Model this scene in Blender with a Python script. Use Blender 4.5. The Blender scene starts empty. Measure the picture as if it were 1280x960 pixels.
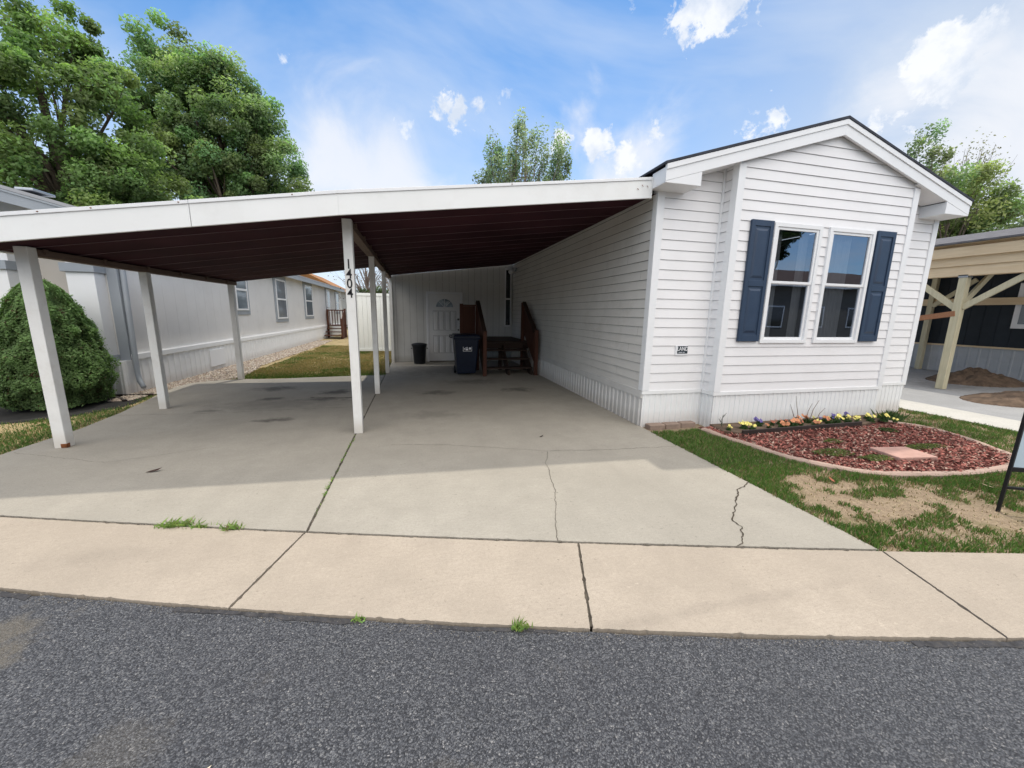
import bpy, bmesh, math, random
import numpy as np
from mathutils import Vector, Matrix
random.seed(7); RNG = np.random.default_rng(7)
SC = bpy.context.scene
COL = SC.collection
R = math.radians

# ------------------------------------------------------------------ materials
def new_mat(name):
    m = bpy.data.materials.new(name); m.use_nodes = True
    nt = m.node_tree; nt.nodes.clear()
    out = nt.nodes.new('ShaderNodeOutputMaterial')
    return m, nt, out
def nd(nt, typ, **k):
    n = nt.nodes.new(typ)
    for a, v in k.items():
        if a.startswith('i_'):
            n.inputs[a[2:].replace('_', ' ')].default_value = v
        else: setattr(n, a, v)
    return n
def rgba(c): return (c[0], c[1], c[2], 1)
def noise(nt, vec, scale, detail=4, rough=.55, dist=0):
    n = nd(nt, 'ShaderNodeTexNoise'); n.inputs['Scale'].default_value = scale
    n.inputs['Detail'].default_value = detail; n.inputs['Roughness'].default_value = rough
    n.inputs['Distortion'].default_value = dist
    nt.links.new(vec, n.inputs['Vector']); return n.outputs['Fac']
def ramp(nt, fac, stops):
    r = nd(nt, 'ShaderNodeValToRGB'); e = r.color_ramp.elements
    while len(e) < len(stops): e.new(.5)
    for i, (p, c) in enumerate(stops):
        e[i].position = p; e[i].color = rgba(c) if hasattr(c, '__len__') else (c, c, c, 1)
    nt.links.new(fac, r.inputs['Fac']); return r.outputs['Color']
def mix(nt, fac, a, b, mode='MIX'):
    m = nd(nt, 'ShaderNodeMix', data_type='RGBA', blend_type=mode)
    for k, v in ((0, fac), (6, a), (7, b)):
        sock = m.inputs[k]
        if isinstance(v, (int, float)): sock.default_value = v if k == 0 else (v, v, v, 1)
        elif isinstance(v, tuple): sock.default_value = rgba(v)
        else: nt.links.new(v, sock)
    return m.outputs[2]
def math_(nt, op, a, b=None, clamp=False):
    m = nd(nt, 'ShaderNodeMath', operation=op, use_clamp=clamp)
    for i, v in enumerate((a, b)):
        if v is None: continue
        if isinstance(v, (int, float)): m.inputs[i].default_value = v
        else: nt.links.new(v, m.inputs[i])
    return m.outputs[0]
def wpos(nt): return nd(nt, 'ShaderNodeNewGeometry').outputs['Position']
def principled(nt, out, col, rough=.6, bump=None, bstr=.3, bdist=.01, spec=.3, metal=0):
    p = nd(nt, 'ShaderNodeBsdfPrincipled')
    if isinstance(col, tuple): p.inputs['Base Color'].default_value = rgba(col)
    else: nt.links.new(col, p.inputs['Base Color'])
    if isinstance(rough, (int, float)): p.inputs['Roughness'].default_value = rough
    else: nt.links.new(rough, p.inputs['Roughness'])
    p.inputs['Specular IOR Level'].default_value = spec; p.inputs['Metallic'].default_value = metal
    if bump is not None:
        b = nd(nt, 'ShaderNodeBump'); b.inputs['Strength'].default_value = bstr; b.inputs['Distance'].default_value = bdist
        nt.links.new(bump, b.inputs['Height']); nt.links.new(b.outputs[0], p.inputs['Normal'])
    nt.links.new(p.outputs[0], out.inputs[0]); return p
def paint(name, c, rough=.5, var=.08, dirt=0.0, dirtcol=(.25, .2, .15), scale=3, bump=.1, spec=.3, metal=0, lowdirt=0):
    m, nt, out = new_mat(name); P = wpos(nt)
    a = noise(nt, P, scale, 5); b = noise(nt, P, scale*14, 3)
    lo = tuple(x*(1-var) for x in c); hi = tuple(min(1, x*(1+var*.6)) for x in c)
    col = ramp(nt, a, [(.3, lo), (.7, hi)])
    if dirt:
        d = ramp(nt, noise(nt, P, scale*1.7, 8, .7), [(.5, 0), (.75, dirt)])
        col = mix(nt, d, col, dirtcol)
    if lowdirt:
        s = nd(nt, 'ShaderNodeSeparateXYZ'); nt.links.new(P, s.inputs[0])
        z = math_(nt, 'ADD', s.outputs[2], math_(nt, 'MULTIPLY', a, -.12))
        col = mix(nt, ramp(nt, z, [(.0, lowdirt), (.16, 0)]), col, dirtcol)
    principled(nt, out, col, rough, b, bump, .003, spec, metal); return m
def wood(name, c1, c2, rough=.7, axis=0, sc=1):
    m, nt, out = new_mat(name)
    tc = nd(nt, 'ShaderNodeTexCoord').outputs['Object']
    mp = nd(nt, 'ShaderNodeMapping'); s = [18*sc]*3; s[axis] = 1.2*sc; mp.inputs['Scale'].default_value = s
    nt.links.new(tc, mp.inputs[0])
    a = noise(nt, mp.outputs[0], 1.5, 6, .65, .6)
    b = noise(nt, tc, 2.5, 3)
    col = mix(nt, math_(nt, 'MULTIPLY', b, .6), ramp(nt, a, [(.3, c1), (.7, c2)]), tuple(x*.75 for x in c1))
    principled(nt, out, col, rough, a, .3, .004); return m
M = {}
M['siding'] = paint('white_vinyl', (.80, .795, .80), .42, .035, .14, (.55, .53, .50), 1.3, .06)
M['siding_side'] = paint('shaded_side_vinyl', (.64, .625, .59), .5, .06, .25, (.38, .35, .3), 1.6, .06)  # greyer copy of the siding, carport shade put into the colour
M['lap_shade_side'] = paint('shaded_underlap', (.13, .13, .125), .8, .05)  # darker still: painted lap shadows on the side walls, also panel seams
M['lap_shade'] = paint('underlap_shade', (.42, .415, .42), .7, .05)  # darker than the vinyl to paint the shadow line under each lap
M['trim'] = paint('white_trim', (.78, .79, .80), .38, .03, .06, (.5, .48, .44), 2, .05)
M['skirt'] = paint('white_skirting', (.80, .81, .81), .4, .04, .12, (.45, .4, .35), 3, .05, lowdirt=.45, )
M['skirt_side'] = paint('greyer_skirting', (.62, .61, .59), .45, .05, .2, (.38, .34, .3), 3, .05, lowdirt=.5)  # greyer base than the front skirting, with dirt mottling and dirt low down
M['fascia'] = paint('fascia_paint', (.80, .81, .80), .4, .04, .16, (.4, .36, .3), 1.2, .08)
M['post'] = paint('post_paint', (.76, .76, .74), .45, .05, .25, (.45, .4, .33), 4, .2, lowdirt=.5)
M['navy'] = paint('navy_vinyl', (.028, .05, .092), .42, .10, .1, (.07, .1, .14), 5, .1, spec=.35)
M['deck'] = paint('dark_red_panel', (.046, .016, .022), .85, .4, .5, (.016, .010, .018), .8, .1, spec=.08)
M['deckline'] = paint('panel_seam_metal', (.15, .10, .11), .5, .3)
M['beam'] = wood('weathered_beam', (.10, .065, .05), (.20, .14, .11), axis=1)
M['shingle'] = paint('dark_shingle', (.045, .05, .065), .9, .3, .3, (.09, .09, .1), 9, .6)
M['blackpaint'] = paint('black_paint', (.012, .012, .014), .4, .1)
M['black_plastic'] = paint('black_plastic', (.012, .014, .018), .45, .2, .2, (.04, .04, .04), 6)
M['blue_plastic'] = paint('blue_plastic', (.006, .012, .030), .45, .2, .2, (.03, .04, .06), 6)
M['stairwood'] = wood('red_brown_stained_wood', (.065, .024, .015), (.125, .047, .027), axis=2)
M['darkwood'] = wood('dark_tread_wood', (.03, .018, .013), (.06, .035, .025), axis=0)
M['shedwall'] = paint('shed_paint', (.62, .62, .60), .55, .05, .2, (.36, .34, .3), 1.5, .1, lowdirt=.6)
M['groove'] = paint('groove_shade', (.30, .30, .29), .8, .1)
M['doorpaint'] = paint('door_paint', (.76, .76, .75), .4, .03, .08, (.4, .38, .34), 2)
M['brass'] = paint('dark_metal', (.12, .1, .08), .35, .2, metal=.9)
M['metalgrey'] = paint('grey_trim_paint', (.31, .34, .375), .45, .06, .1, (.35, .35, .35), 2)
M['greywall'] = paint('greige_siding', (.70, .69, .675), .6, .05, .15, (.4, .37, .33), 1.1, .1)
M['beigewall'] = paint('beige_siding', (.47, .44, .40), .6, .05, .1, (.35, .32, .28), 1.2, .1)
M['fence'] = paint('vinyl_fence', (.78, .80, .77), .4, .03, .06, (.5, .5, .4), 2)
M['lumber'] = wood('fresh_lumber', (.66, .50, .31), (.80, .65, .45), axis=1)
M['greenlumber'] = wood('treated_lumber', (.50, .45, .30), (.66, .61, .44), axis=2)
M['redlumber'] = wood('reddish_lumber', (.32, .14, .07), (.42, .22, .12), axis=0)
M['darkwall'] = paint('dark_blue_siding', (.016, .023, .032), .6, .3, .2, (.03, .04, .05), 2, .15)
M['greyskirt'] = paint('grey_skirting', (.42, .44, .46), .6, .1, .4, (.28, .28, .28), 2.5)
M['roofgrey'] = paint('grey_shingle', (.13, .125, .13), .9, .35, .4, (.2, .19, .19), 8, .6)
M['brownroof'] = paint('brown_shingle', (.085, .055, .045), .9, .25, .3, (.2, .12, .09), 6, .5)
M['creamwall'] = paint('tan_siding', (.17, .15, .125), .6, .06)
M['curtain'] = paint('sheer_curtain', (.62, .64, .66), .9, .08, scale=4)
M['room'] = paint('dim_room', (.14, .14, .145), .9, .3)
M['edging'] = paint('pink_concrete_edging', (.40, .29, .235), .85, .15, .35, (.30, .24, .2), 9, .4)
M['edgingboard'] = paint('dark_edging_board', (.035, .025, .022), .7, .3)
M['paver'] = paint('pink_paver', (.46, .28, .23), .85, .12, .3, (.36, .28, .25), 8, .3)
M['rust'] = paint('rust', (.20, .07, .025), .9, .5, .4, (.08, .03, .015), 30, .5)
M['dirtpile'] = paint('loose_soil', (.13, .09, .062), .95, .5, .5, (.06, .045, .035), 6, 1)
M['rubber'] = paint('dark_dirt', (.022, .021, .019), .95, .4)
M['orangefence'] = paint('rusty_orange_roof', (.34, .16, .06), .8, .2)
M['signpanel'] = paint('pale_sign_panel', (.45, .55, .62), .3, .04)
M['galv'] = paint('galvanised_metal', (.45, .47, .5), .35, .15, metal=.8)
M['white'] = paint('white_print', (.75, .76, .78), .5, .02)
M['midgrey'] = paint('grey_print', (.42, .44, .48), .5, .02)
M['twig'] = paint('dry_twig', (.16, .11, .08), .9, .3)
M['bark'] = paint('bark', (.10, .078, .06), .95, .4, .4, (.05, .04, .032), 5, 1)
M['palebark'] = paint('pale_bark', (.19, .15, .125), .95, .3, .4, (.1, .08, .065), 5, 1)

def glass(name, tint=(.75, .8, .85), base=.16):
    m, nt, out = new_mat(name)
    g = nd(nt, 'ShaderNodeBsdfGlossy'); g.inputs['Roughness'].default_value = .012; g.inputs['Color'].default_value = (.54, .60, .70, 1)
    t = nd(nt, 'ShaderNodeBsdfTransparent'); t.inputs['Color'].default_value = rgba(tint)
    f = nd(nt, 'ShaderNodeFresnel'); f.inputs['IOR'].default_value = 1.55
    n = noise(nt, wpos(nt), 1.1, 2)
    b = nd(nt, 'ShaderNodeBump'); b.inputs['Strength'].default_value = .05; b.inputs['Distance'].default_value = .02
    nt.links.new(n, b.inputs['Height']); nt.links.new(b.outputs[0], g.inputs['Normal'])
    fac = math_(nt, 'ADD', f.outputs[0], base, True)
    s = nd(nt, 'ShaderNodeMixShader'); nt.links.new(fac, s.inputs[0]); nt.links.new(t.outputs[0], s.inputs[1]); nt.links.new(g.outputs[0], s.inputs[2])
    nt.links.new(s.outputs[0], out.inputs[0]); return m
M['glass'] = glass('window_glass', (.64, .66, .68), .36)
M['darkglass'] = paint('dark_glass', (.02, .024, .03), .06, .1, spec=.8, bump=0)
M['bluegrayglass'] = paint('window_pane_far', (.16, .19, .22), .08, .1, spec=.8, bump=0)

def leafmat(name, translucent=.35, rough=.55):
    m, nt, out = new_mat(name)
    a = nd(nt, 'ShaderNodeAttribute', attribute_name='tint')
    d = nd(nt, 'ShaderNodeBsdfPrincipled'); d.inputs['Roughness'].default_value = rough; d.inputs['Specular IOR Level'].default_value = .25
    t = nd(nt, 'ShaderNodeBsdfTranslucent')
    nt.links.new(a.outputs['Color'], d.inputs['Base Color'])
    c = mix(nt, 1.0, a.outputs['Color'], (1.0, 1.15, .6), 'MULTIPLY'); nt.links.new(c, t.inputs['Color'])
    s = nd(nt, 'ShaderNodeMixShader'); s.inputs[0].default_value = translucent
    nt.links.new(d.outputs[0], s.inputs[1]); nt.links.new(t.outputs[0], s.inputs[2]); nt.links.new(s.outputs[0], out.inputs[0]); return m
M['leaf'] = leafmat('foliage', .5); M['blade'] = leafmat('grass_blades', .3, .6); M['matte'] = leafmat('chips', 0.0, .85)

# concrete
def concrete(name, base, warm, stains=(), scratches=False, dust=0.0):
    m, nt, out = new_mat(name); P = wpos(nt)
    big = noise(nt, P, .55, 5, .6, .4); mid = noise(nt, P, 3.2, 6, .65); fine = noise(nt, P, 48, 6, .8); sp = noise(nt, P, 170, 3, .7)
    col = ramp(nt, big, [(.3, tuple(x*.86 for x in base)), (.52, base), (.75, warm)])
    col = mix(nt, ramp(nt, mid, [(.42, 0), (.66, .5)]), col, tuple(x*.78 for x in base))
    col = mix(nt, ramp(nt, fine, [(.46, .0), (.60, .42)]), col, tuple(x*.7 for x in base))
    col = mix(nt, ramp(nt, sp, [(.56, 0), (.66, .6)]), col, tuple(x*.45 for x in base))
    col = mix(nt, ramp(nt, noise(nt, P, 190, 2), [(.60, 0), (.70, .6)]), col, tuple(min(1, x*1.35) for x in base))
    mp = nd(nt, 'ShaderNodeMapping'); mp.inputs['Scale'].default_value = (1.1, .16, 1); nt.links.new(P, mp.inputs[0])
    st = noise(nt, mp.outputs[0], 2.6, 6, .6, .5)     # faint tyre-direction streaking
    col = mix(nt, ramp(nt, st, [(.5, 0), (.72, .28)]), col, tuple(x*.74 for x in base))
    pit = noise(nt, P, 34, 3, .6); mk = noise(nt, P, 1.9, 3)
    col = mix(nt, math_(nt, 'MULTIPLY', ramp(nt, pit, [(.64, 0), (.69, .75)]), ramp(nt, mk, [(.45, .15), (.6, 1)])), col, tuple(x*.5 for x in base))
    col = mix(nt, math_(nt, 'MULTIPLY', ramp(nt, noise(nt, P, 22, 4, .7), [(.62, 0), (.70, .6)]), ramp(nt, mk, [(.4, .9), (.55, .1)])), col, tuple(min(1, x*1.3) for x in base))
    dn = noise(nt, P, 4.5, 5, .7)
    for (cx, cy, rx, ry, k) in stains:
        mp = nd(nt, 'ShaderNodeMapping', vector_type='POINT')
        mp.inputs['Location'].default_value = (-cx/rx, -cy/ry, 0); mp.inputs['Scale'].default_value = (1/rx, 1/ry, 0)
        nt.links.new(P, mp.inputs[0])
        ln = nd(nt, 'ShaderNodeVectorMath', operation='LENGTH'); nt.links.new(mp.outputs[0], ln.inputs[0])
        v = math_(nt, 'ADD', ln.outputs['Value'], math_(nt, 'MULTIPLY', math_(nt, 'SUBTRACT', dn, .5), 2.4))
        col = mix(nt, ramp(nt, v, [(.25, k), (1.0, 0)]), col, (.06, .055, .05))
    mpc = nd(nt, 'ShaderNodeMapping'); mpc.inputs['Rotation'].default_value = (0, 0, .29); mpc.inputs['Scale'].default_value = (9, 110, 1); nt.links.new(P, mpc.inputs[0])
    brm = noise(nt, mpc.outputs[0], 1.0, 3, .6, .4)
    col = mix(nt, ramp(nt, brm, [(.40, .22), (.56, 0)]), col, tuple(x*.72 for x in base))
    h = math_(nt, 'ADD', math_(nt, 'ADD', math_(nt, 'MULTIPLY', fine, .6), math_(nt, 'MULTIPLY', sp, .5)), math_(nt, 'MULTIPLY', brm, .8))
    principled(nt, out, col, .85, h, .5, .004, .2); return m
OIL = [(-2.75, 8.35, .45, .32, .75), (-1.55, 7.8, .35, .28, .8), (-2.5, 7.35, .28, .16, .7), (-1.6, 7.2, .5, .14, .7), (-2.0, 5.9, .30, .13, .75),
       (-3.1, 6.6, .28, .12, .5), (.35, 7.45, .4, .25, .6), (1.97, 7.5, .4, .25, .65), (1.2, 8.6, .8, .35, .45), (.2, 5.8, .5, .3, .25), (-2.2, 6.9, 1.3, .5, .25), (.6, 10.4, 1.6, 1.0, .35)]
M['drive'] = concrete('driveway_concrete', (.372, .343, .29), (.43, .398, .34), OIL)
M['apron'] = concrete('apron_concrete', (.415, .355, .285), (.47, .405, .33), [(-1.9, 2.7, .5, .12, .12), (1.6, 1.5, 1.1, .05, .14)])
M['padconc'] = concrete('pad_concrete', (.34, .34, .335), (.40, .39, .38), [(12.5, 6.5, 1.2, .8, .4)])
M['paleconc'] = concrete('pale_concrete', (.54, .52, .47), (.6, .57, .52))

def asphalt():
    m, nt, out = new_mat('asphalt'); P = wpos(nt)
    v = nd(nt, 'ShaderNodeTexVoronoi'); v.inputs['Scale'].default_value = 150; v.inputs['Randomness'].default_value = 1
    wob = nd(nt, 'ShaderNodeTexNoise'); wob.inputs['Scale'].default_value = 70; nt.links.new(P, wob.inputs['Vector'])
    vm = nd(nt, 'ShaderNodeVectorMath', operation='MULTIPLY_ADD'); vm.inputs[1].default_value = (.012, .012, .012)
    nt.links.new(wob.outputs['Color'], vm.inputs[0]); nt.links.new(P, vm.inputs[2]); nt.links.new(vm.outputs[0], v.inputs['Vector'])
    s = nd(nt, 'ShaderNodeSeparateColor'); nt.links.new(v.outputs['Color'], s.inputs[0])
    cell = ramp(nt, s.outputs[0], [(.0, (.044, .047, .053)), (.45, (.115, .119, .130)), (.82, (.19, .194, .203)), (.975, (.25, .25, .25)), (.992, (.36, .35, .34))])
    hole = ramp(nt, v.outputs['Distance'], [(.38, 0), (.78, .88)])
    col = mix(nt, hole, cell, (.026, .026, .03))
    big = noise(nt, P, .8, 5, .6, .3)
    mpb = nd(nt, 'ShaderNodeMapping'); mpb.inputs['Rotation'].default_value = (0, 0, .29); mpb.inputs['Scale'].default_value = (.12, 1.1, 1); nt.links.new(P, mpb.inputs[0])
    bnd = noise(nt, mpb.outputs[0], 1.6, 4, .55, .3)
    cell = mix(nt, ramp(nt, bnd, [(.42, 0), (.6, .45)]), cell, (.15, .152, .158))
    col = mix(nt, ramp(nt, big, [(.35, .0), (.7, .30)]), col, (.06, .06, .065))
    col = mix(nt, ramp(nt, noise(nt, P, 2.3, 6, .7), [(.6, 0), (.78, .35)]), col, (.17, .155, .13))
    dn = noise(nt, P, 5, 5, .7)
    for (cx, cy, rx, ry, k) in [(-2.1, 2.05, .42, .32, .6), (.1, .95, .22, .18, .35), (-1.1, 1.35, .25, .2, .2)]:
        mp = nd(nt, 'ShaderNodeMapping'); mp.inputs['Location'].default_value = (-cx/rx, -cy/ry, 0); mp.inputs['Scale'].default_value = (1/rx, 1/ry, 0)
        nt.links.new(P, mp.inputs[0])
        ln = nd(nt, 'ShaderNodeVectorMath', operation='LENGTH'); nt.links.new(mp.outputs[0], ln.inputs[0])
        w = math_(nt, 'ADD', ln.outputs['Value'], math_(nt, 'MULTIPLY', math_(nt, 'SUBTRACT', dn, .5), 2))
        col = mix(nt, ramp(nt, w, [(.45, k), (.85, 0)]), col, (.19, .165, .125))
    h = math_(nt, 'ADD', math_(nt, 'SUBTRACT', 1.0, v.outputs['Distance']), math_(nt, 'MULTIPLY', noise(nt, P, 420, 2), .35))
    principled(nt, out, col, .62, h, 1.0, .009, .4); return m
M['asphalt'] = asphalt()

def soil(name, green, straw, bare, gthr=.5, scale=1.4):
    m, nt, out = new_mat(name); P = wpos(nt)
    a = noise(nt, P, scale, 7, .7, .3); b = noise(nt, P, 45, 4, .7); c = noise(nt, P, 9, 5)
    base = mix(nt, ramp(nt, c, [(.35, 0), (.65, 1)]), bare, straw)
    col = mix(nt, ramp(nt, a, [(gthr-.07, 0), (gthr+.07, 1)]), base, green)
    col = mix(nt, ramp(nt, b, [(.35, .0), (.65, .5)]), col, tuple(x*.55 for x in bare))
    principled(nt, out, col, .95, b, .8, .02, .1); return m
M['lawnsoil'] = soil('lawn_soil', (.20, .18, .09), (.36, .28, .19), (.30, .225, .155), .60)
M['backlawn'] = soil('back_lawn_turf', (.10, .13, .04), (.46, .37, .20), (.38, .29, .16), .60, 2.2)
M['earth'] = soil('earth', (.09, .11, .045), (.22, .18, .11), (.17, .13, .09), .5, .3)
M['mulchbed'] = soil('mulch_ground', (.12, .04, .035), (.16, .06, .05), (.09, .035, .03), .5, 4)

# ------------------------------------------------------------------ mesh helpers
def link(o, parent=None):
    COL.objects.link(o)
    if parent is not None: o.parent = parent
    return o
def tag(o, label=None, cat=None, group=None, kind=None):
    if label: o['label'] = label
    if cat: o['category'] = cat
    if group: o['group'] = group
    if kind: o['kind'] = kind
    return o
def empty(name, loc, label, cat, group=None):
    o = bpy.data.objects.new(name, None); o.empty_display_size = .1; COL.objects.link(o)
    o.location = loc; tag(o, label, cat, group); OFF[o.name] = Vector(loc); return o
OFF = {}
class MB:
    """mesh built in WORLD coordinates; build() shifts it to its parent's origin"""
    def __init__(s): s.v = []; s.f = []; s.mi = []; s.m = 0
    def add(s, vs, fs):
        n = len(s.v); s.v += [tuple(v) for v in vs]
        for f in fs: s.f.append([n+i for i in f]); s.mi.append(s.m)
        return s
    def box(s, x0, x1, y0, y1, z0, z1):
        x0, x1 = sorted((x0, x1)); y0, y1 = sorted((y0, y1)); z0, z1 = sorted((z0, z1))
        return s.add([(x0,y0,z0),(x1,y0,z0),(x1,y1,z0),(x0,y1,z0),(x0,y0,z1),(x1,y0,z1),(x1,y1,z1),(x0,y1,z1)],
              [(0,3,2,1),(4,5,6,7),(0,1,5,4),(1,2,6,5),(2,3,7,6),(3,0,4,7)])
    def bar(s, a, b, w, h, up=(0,0,1)):
        a, b = Vector(a), Vector(b); d = (b-a).normalized(); up = Vector(up)
        r = d.cross(up)
        if r.length < 1e-4: r = d.cross(Vector((1,0,0)))
        r.normalize(); u = r.cross(d).normalized()
        vs = []
        for p in (a, b):
            for sx, sz in ((-1,-1),(1,-1),(1,1),(-1,1)): vs.append(p + r*sx*w/2 + u*sz*h/2)
        return s.add(vs, [(0,1,2,3),(7,6,5,4),(0,4,5,1),(1,5,6,2),(2,6,7,3),(3,7,4,0)])
    def prism(s, poly, axis, a, b):
        """extrude 2D polygon along axis ('x','y','z') from a to b; poly coords are the two other axes in order"""
        n = len(poly)
        def mk(p, t): return {'x': (t, p[0], p[1]), 'y': (p[0], t, p[1]), 'z': (p[0], p[1], t)}[axis]
        vs = [mk(p, a) for p in poly] + [mk(p, b) for p in poly]
        ar = sum(poly[i][0]*poly[(i+1) % n][1]-poly[(i+1) % n][0]*poly[i][1] for i in range(n))
        flip = (ar < 0) ^ (b < a) ^ (axis == 'y')
        fs = [list(range(n))[::-1], list(range(n, 2*n))] + [(i, (i+1) % n, n+(i+1) % n, n+i) for i in range(n)]
        if flip: fs = [list(f)[::-1] for f in fs]
        return s.add(vs, fs)
    def tube(s, pts, rads, n=8, cap=True):
        pts = [Vector(p) for p in pts]
        if isinstance(rads, (int, float)): rads = [rads]*len(pts)
        vs = []; prev = None
        for i, p in enumerate(pts):
            d = (pts[min(i+1, len(pts)-1)]-pts[max(i-1, 0)]).normalized()
            r = d.cross(Vector((0,0,1)))
            if r.length < .05: r = d.cross(Vector((0,1,0)))
            r.normalize()
            if prev is not None and r.dot(prev) < 0: r = -r
            prev = r; u = d.cross(r)
            for k in range(n):
                a = 2*math.pi*k/n; vs.append(p+(r*math.cos(a)+u*math.sin(a))*rads[i])
        fs = [(i*n+k, i*n+(k+1) % n, (i+1)*n+(k+1) % n, (i+1)*n+k) for i in range(len(pts)-1) for k in range(n)]
        if cap: fs += [tuple(range(n))[::-1], tuple(range((len(pts)-1)*n, len(pts)*n))]
        return s.add(vs, fs)
    def lathe(s, c, prof, n=24):
        vs = []
        for r, z in prof:
            for k in range(n):
                a = 2*math.pi*k/n; vs.append((c[0]+r*math.cos(a), c[1]+r*math.sin(a), c[2]+z))
        m = len(prof)
        fs = [(i*n+k, i*n+(k+1) % n, (i+1)*n+(k+1) % n, (i+1)*n+k) for i in range(m-1) for k in range(n)]
        fs += [tuple(range(n))[::-1], tuple(range((m-1)*n, m*n))]
        return s.add(vs, fs)
    def build(s, name, mat, parent=None, bevel=0, smooth=False):
        mats = mat if isinstance(mat, (list, tuple)) else [mat]
        off = Vector((0,0,0))
        if parent is not None: off = OFF.get(parent.name, Vector((0,0,0)))
        me = bpy.data.meshes.new(name)
        me.from_pydata([tuple(Vector(v)-off) for v in s.v], [], s.f)
        for m in mats: me.materials.append(m)
        if len(mats) > 1: me.polygons.foreach_set('material_index', s.mi)
        if smooth: me.polygons.foreach_set('use_smooth', [True]*len(me.polygons))
        me.update()
        o = bpy.data.objects.new(name, me); link(o, parent)
        OFF[o.name] = off
        if bevel:
            b = o.modifiers.new('bevel', 'BEVEL'); b.width = bevel; b.segments = 2; b.limit_method = 'ANGLE'; b.angle_limit = R(40)
        return o
def fast_mesh(name, V, nper, mat, tint=None, parent=None):
    """V: (N*nper,3) verts; N polygons of nper verts each, tint (N,3)"""
    N = len(V)//nper; me = bpy.data.meshes.new(name)
    off = np.array(OFF.get(parent.name, (0,0,0))) if parent is not None else np.zeros(3)
    me.vertices.add(len(V)); me.vertices.foreach_set('co', (V-off).astype(np.float32).ravel())
    me.loops.add(N*nper); me.loops.foreach_set('vertex_index', np.arange(N*nper, dtype=np.int32))
    me.polygons.add(N); me.polygons.foreach_set('loop_start', np.arange(0, N*nper, nper, dtype=np.int32))
    me.polygons.foreach_set('loop_total', np.full(N, nper, dtype=np.int32))
    me.update(calc_edges=True)
    if tint is not None:
        a = me.color_attributes.new('tint', 'FLOAT_COLOR', 'POINT')
        c = np.ones((N, nper, 4), np.float32); c[:, :, :3] = tint[:, None, :]
        a.data.foreach_set('color', c.ravel())
    me.materials.append(mat); o = bpy.data.objects.new(name, me); return link(o, parent)
def vnoise(x, y, s, seed=0):
    x = np.asarray(x)*s+seed*17.3; y = np.asarray(y)*s+seed*5.1
    xi = np.floor(x).astype(np.int64); yi = np.floor(y).astype(np.int64); fx = x-xi; fy = y-yi
    fx = fx*fx*(3-2*fx); fy = fy*fy*(3-2*fy)
    def h(a, b):
        n = (a*374761393+b*668265263+seed*1013) & 0x7fffffff; n = ((n ^ (n >> 13))*1274126177) & 0x7fffffff
        return (n & 0xffff)/65535.
    return (h(xi, yi)*(1-fx)+h(xi+1, yi)*fx)*(1-fy)+(h(xi, yi+1)*(1-fx)+h(xi+1, yi+1)*fx)*fy
def fbm(x, y, s, seed=0): return .5*vnoise(x, y, s, seed)+.3*vnoise(x, y, s*2.1, seed+1)+.2*vnoise(x, y, s*4.3, seed+2)

# ------------------------------------------------------------------ camera (calibrated from the photograph)
cam = bpy.data.cameras.new('camera'); cam.sensor_width = 36; cam.lens = 477.5/1280*36; cam.clip_start = .05; cam.clip_end = 2000
co = bpy.data.objects.new('camera', cam); COL.objects.link(co); SC.camera = co
yaw, pit, rol = .24356, .18281, -.0177
cy, sy, cp, sp = math.cos(yaw), math.sin(yaw), math.cos(pit), math.sin(pit)
f = Vector((sy*cp, cy*cp, -sp)); r = Vector((cy, -sy, 0)); d = f.cross(r)
r2 = math.cos(rol)*r+math.sin(rol)*d; d2 = -math.sin(rol)*r+math.cos(rol)*d
mw = Matrix((r2, -d2, -f)).transposed().to_4x4(); mw.translation = (0, 0, 1.55)
co.matrix_world = mw
def raydir(px, py):
    v = r2*((px-640)/477.5)+d2*((py-480)/477.5)+f
    return v.normalized()

# ------------------------------------------------------------------ light
SUN_EL, SUN_AZ = R(70), R(24)      # azimuth measured from +Y towards +X
sun = bpy.data.lights.new('sun', 'SUN'); sun.energy = 2.35; sun.angle = R(1.2); sun.color = (1, .94, .84)
so = bpy.data.objects.new('sun', sun); COL.objects.link(so)
sd = Vector((math.sin(SUN_AZ)*math.cos(SUN_EL), math.cos(SUN_AZ)*math.cos(SUN_EL), math.sin(SUN_EL)))
so.rotation_euler = sd.to_track_quat('Z', 'Y').to_euler(); so.location = (0, 0, 30)
W = bpy.data.worlds.new('World'); SC.world = W; W.use_nodes = True
nt = W.node_tree; nt.nodes.clear()
wo = nd(nt, 'ShaderNodeOutputWorld'); bg = nd(nt, 'ShaderNodeBackground')
sky = nd(nt, 'ShaderNodeTexSky', sky_type='NISHITA'); sky.sun_disc = False; sky.sun_elevation = SUN_EL; sky.sun_rotation = SUN_AZ
sky.air_density = 1.0; sky.dust_density = .6; sky.ozone_density = 2.2; sky.altitude = 1500
D = nd(nt, 'ShaderNodeTexCoord').outputs['Generated']
sxyz = nd(nt, 'ShaderNodeSeparateXYZ'); nt.links.new(D, sxyz.inputs[0])
STR = .13
K = 1/STR
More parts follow.
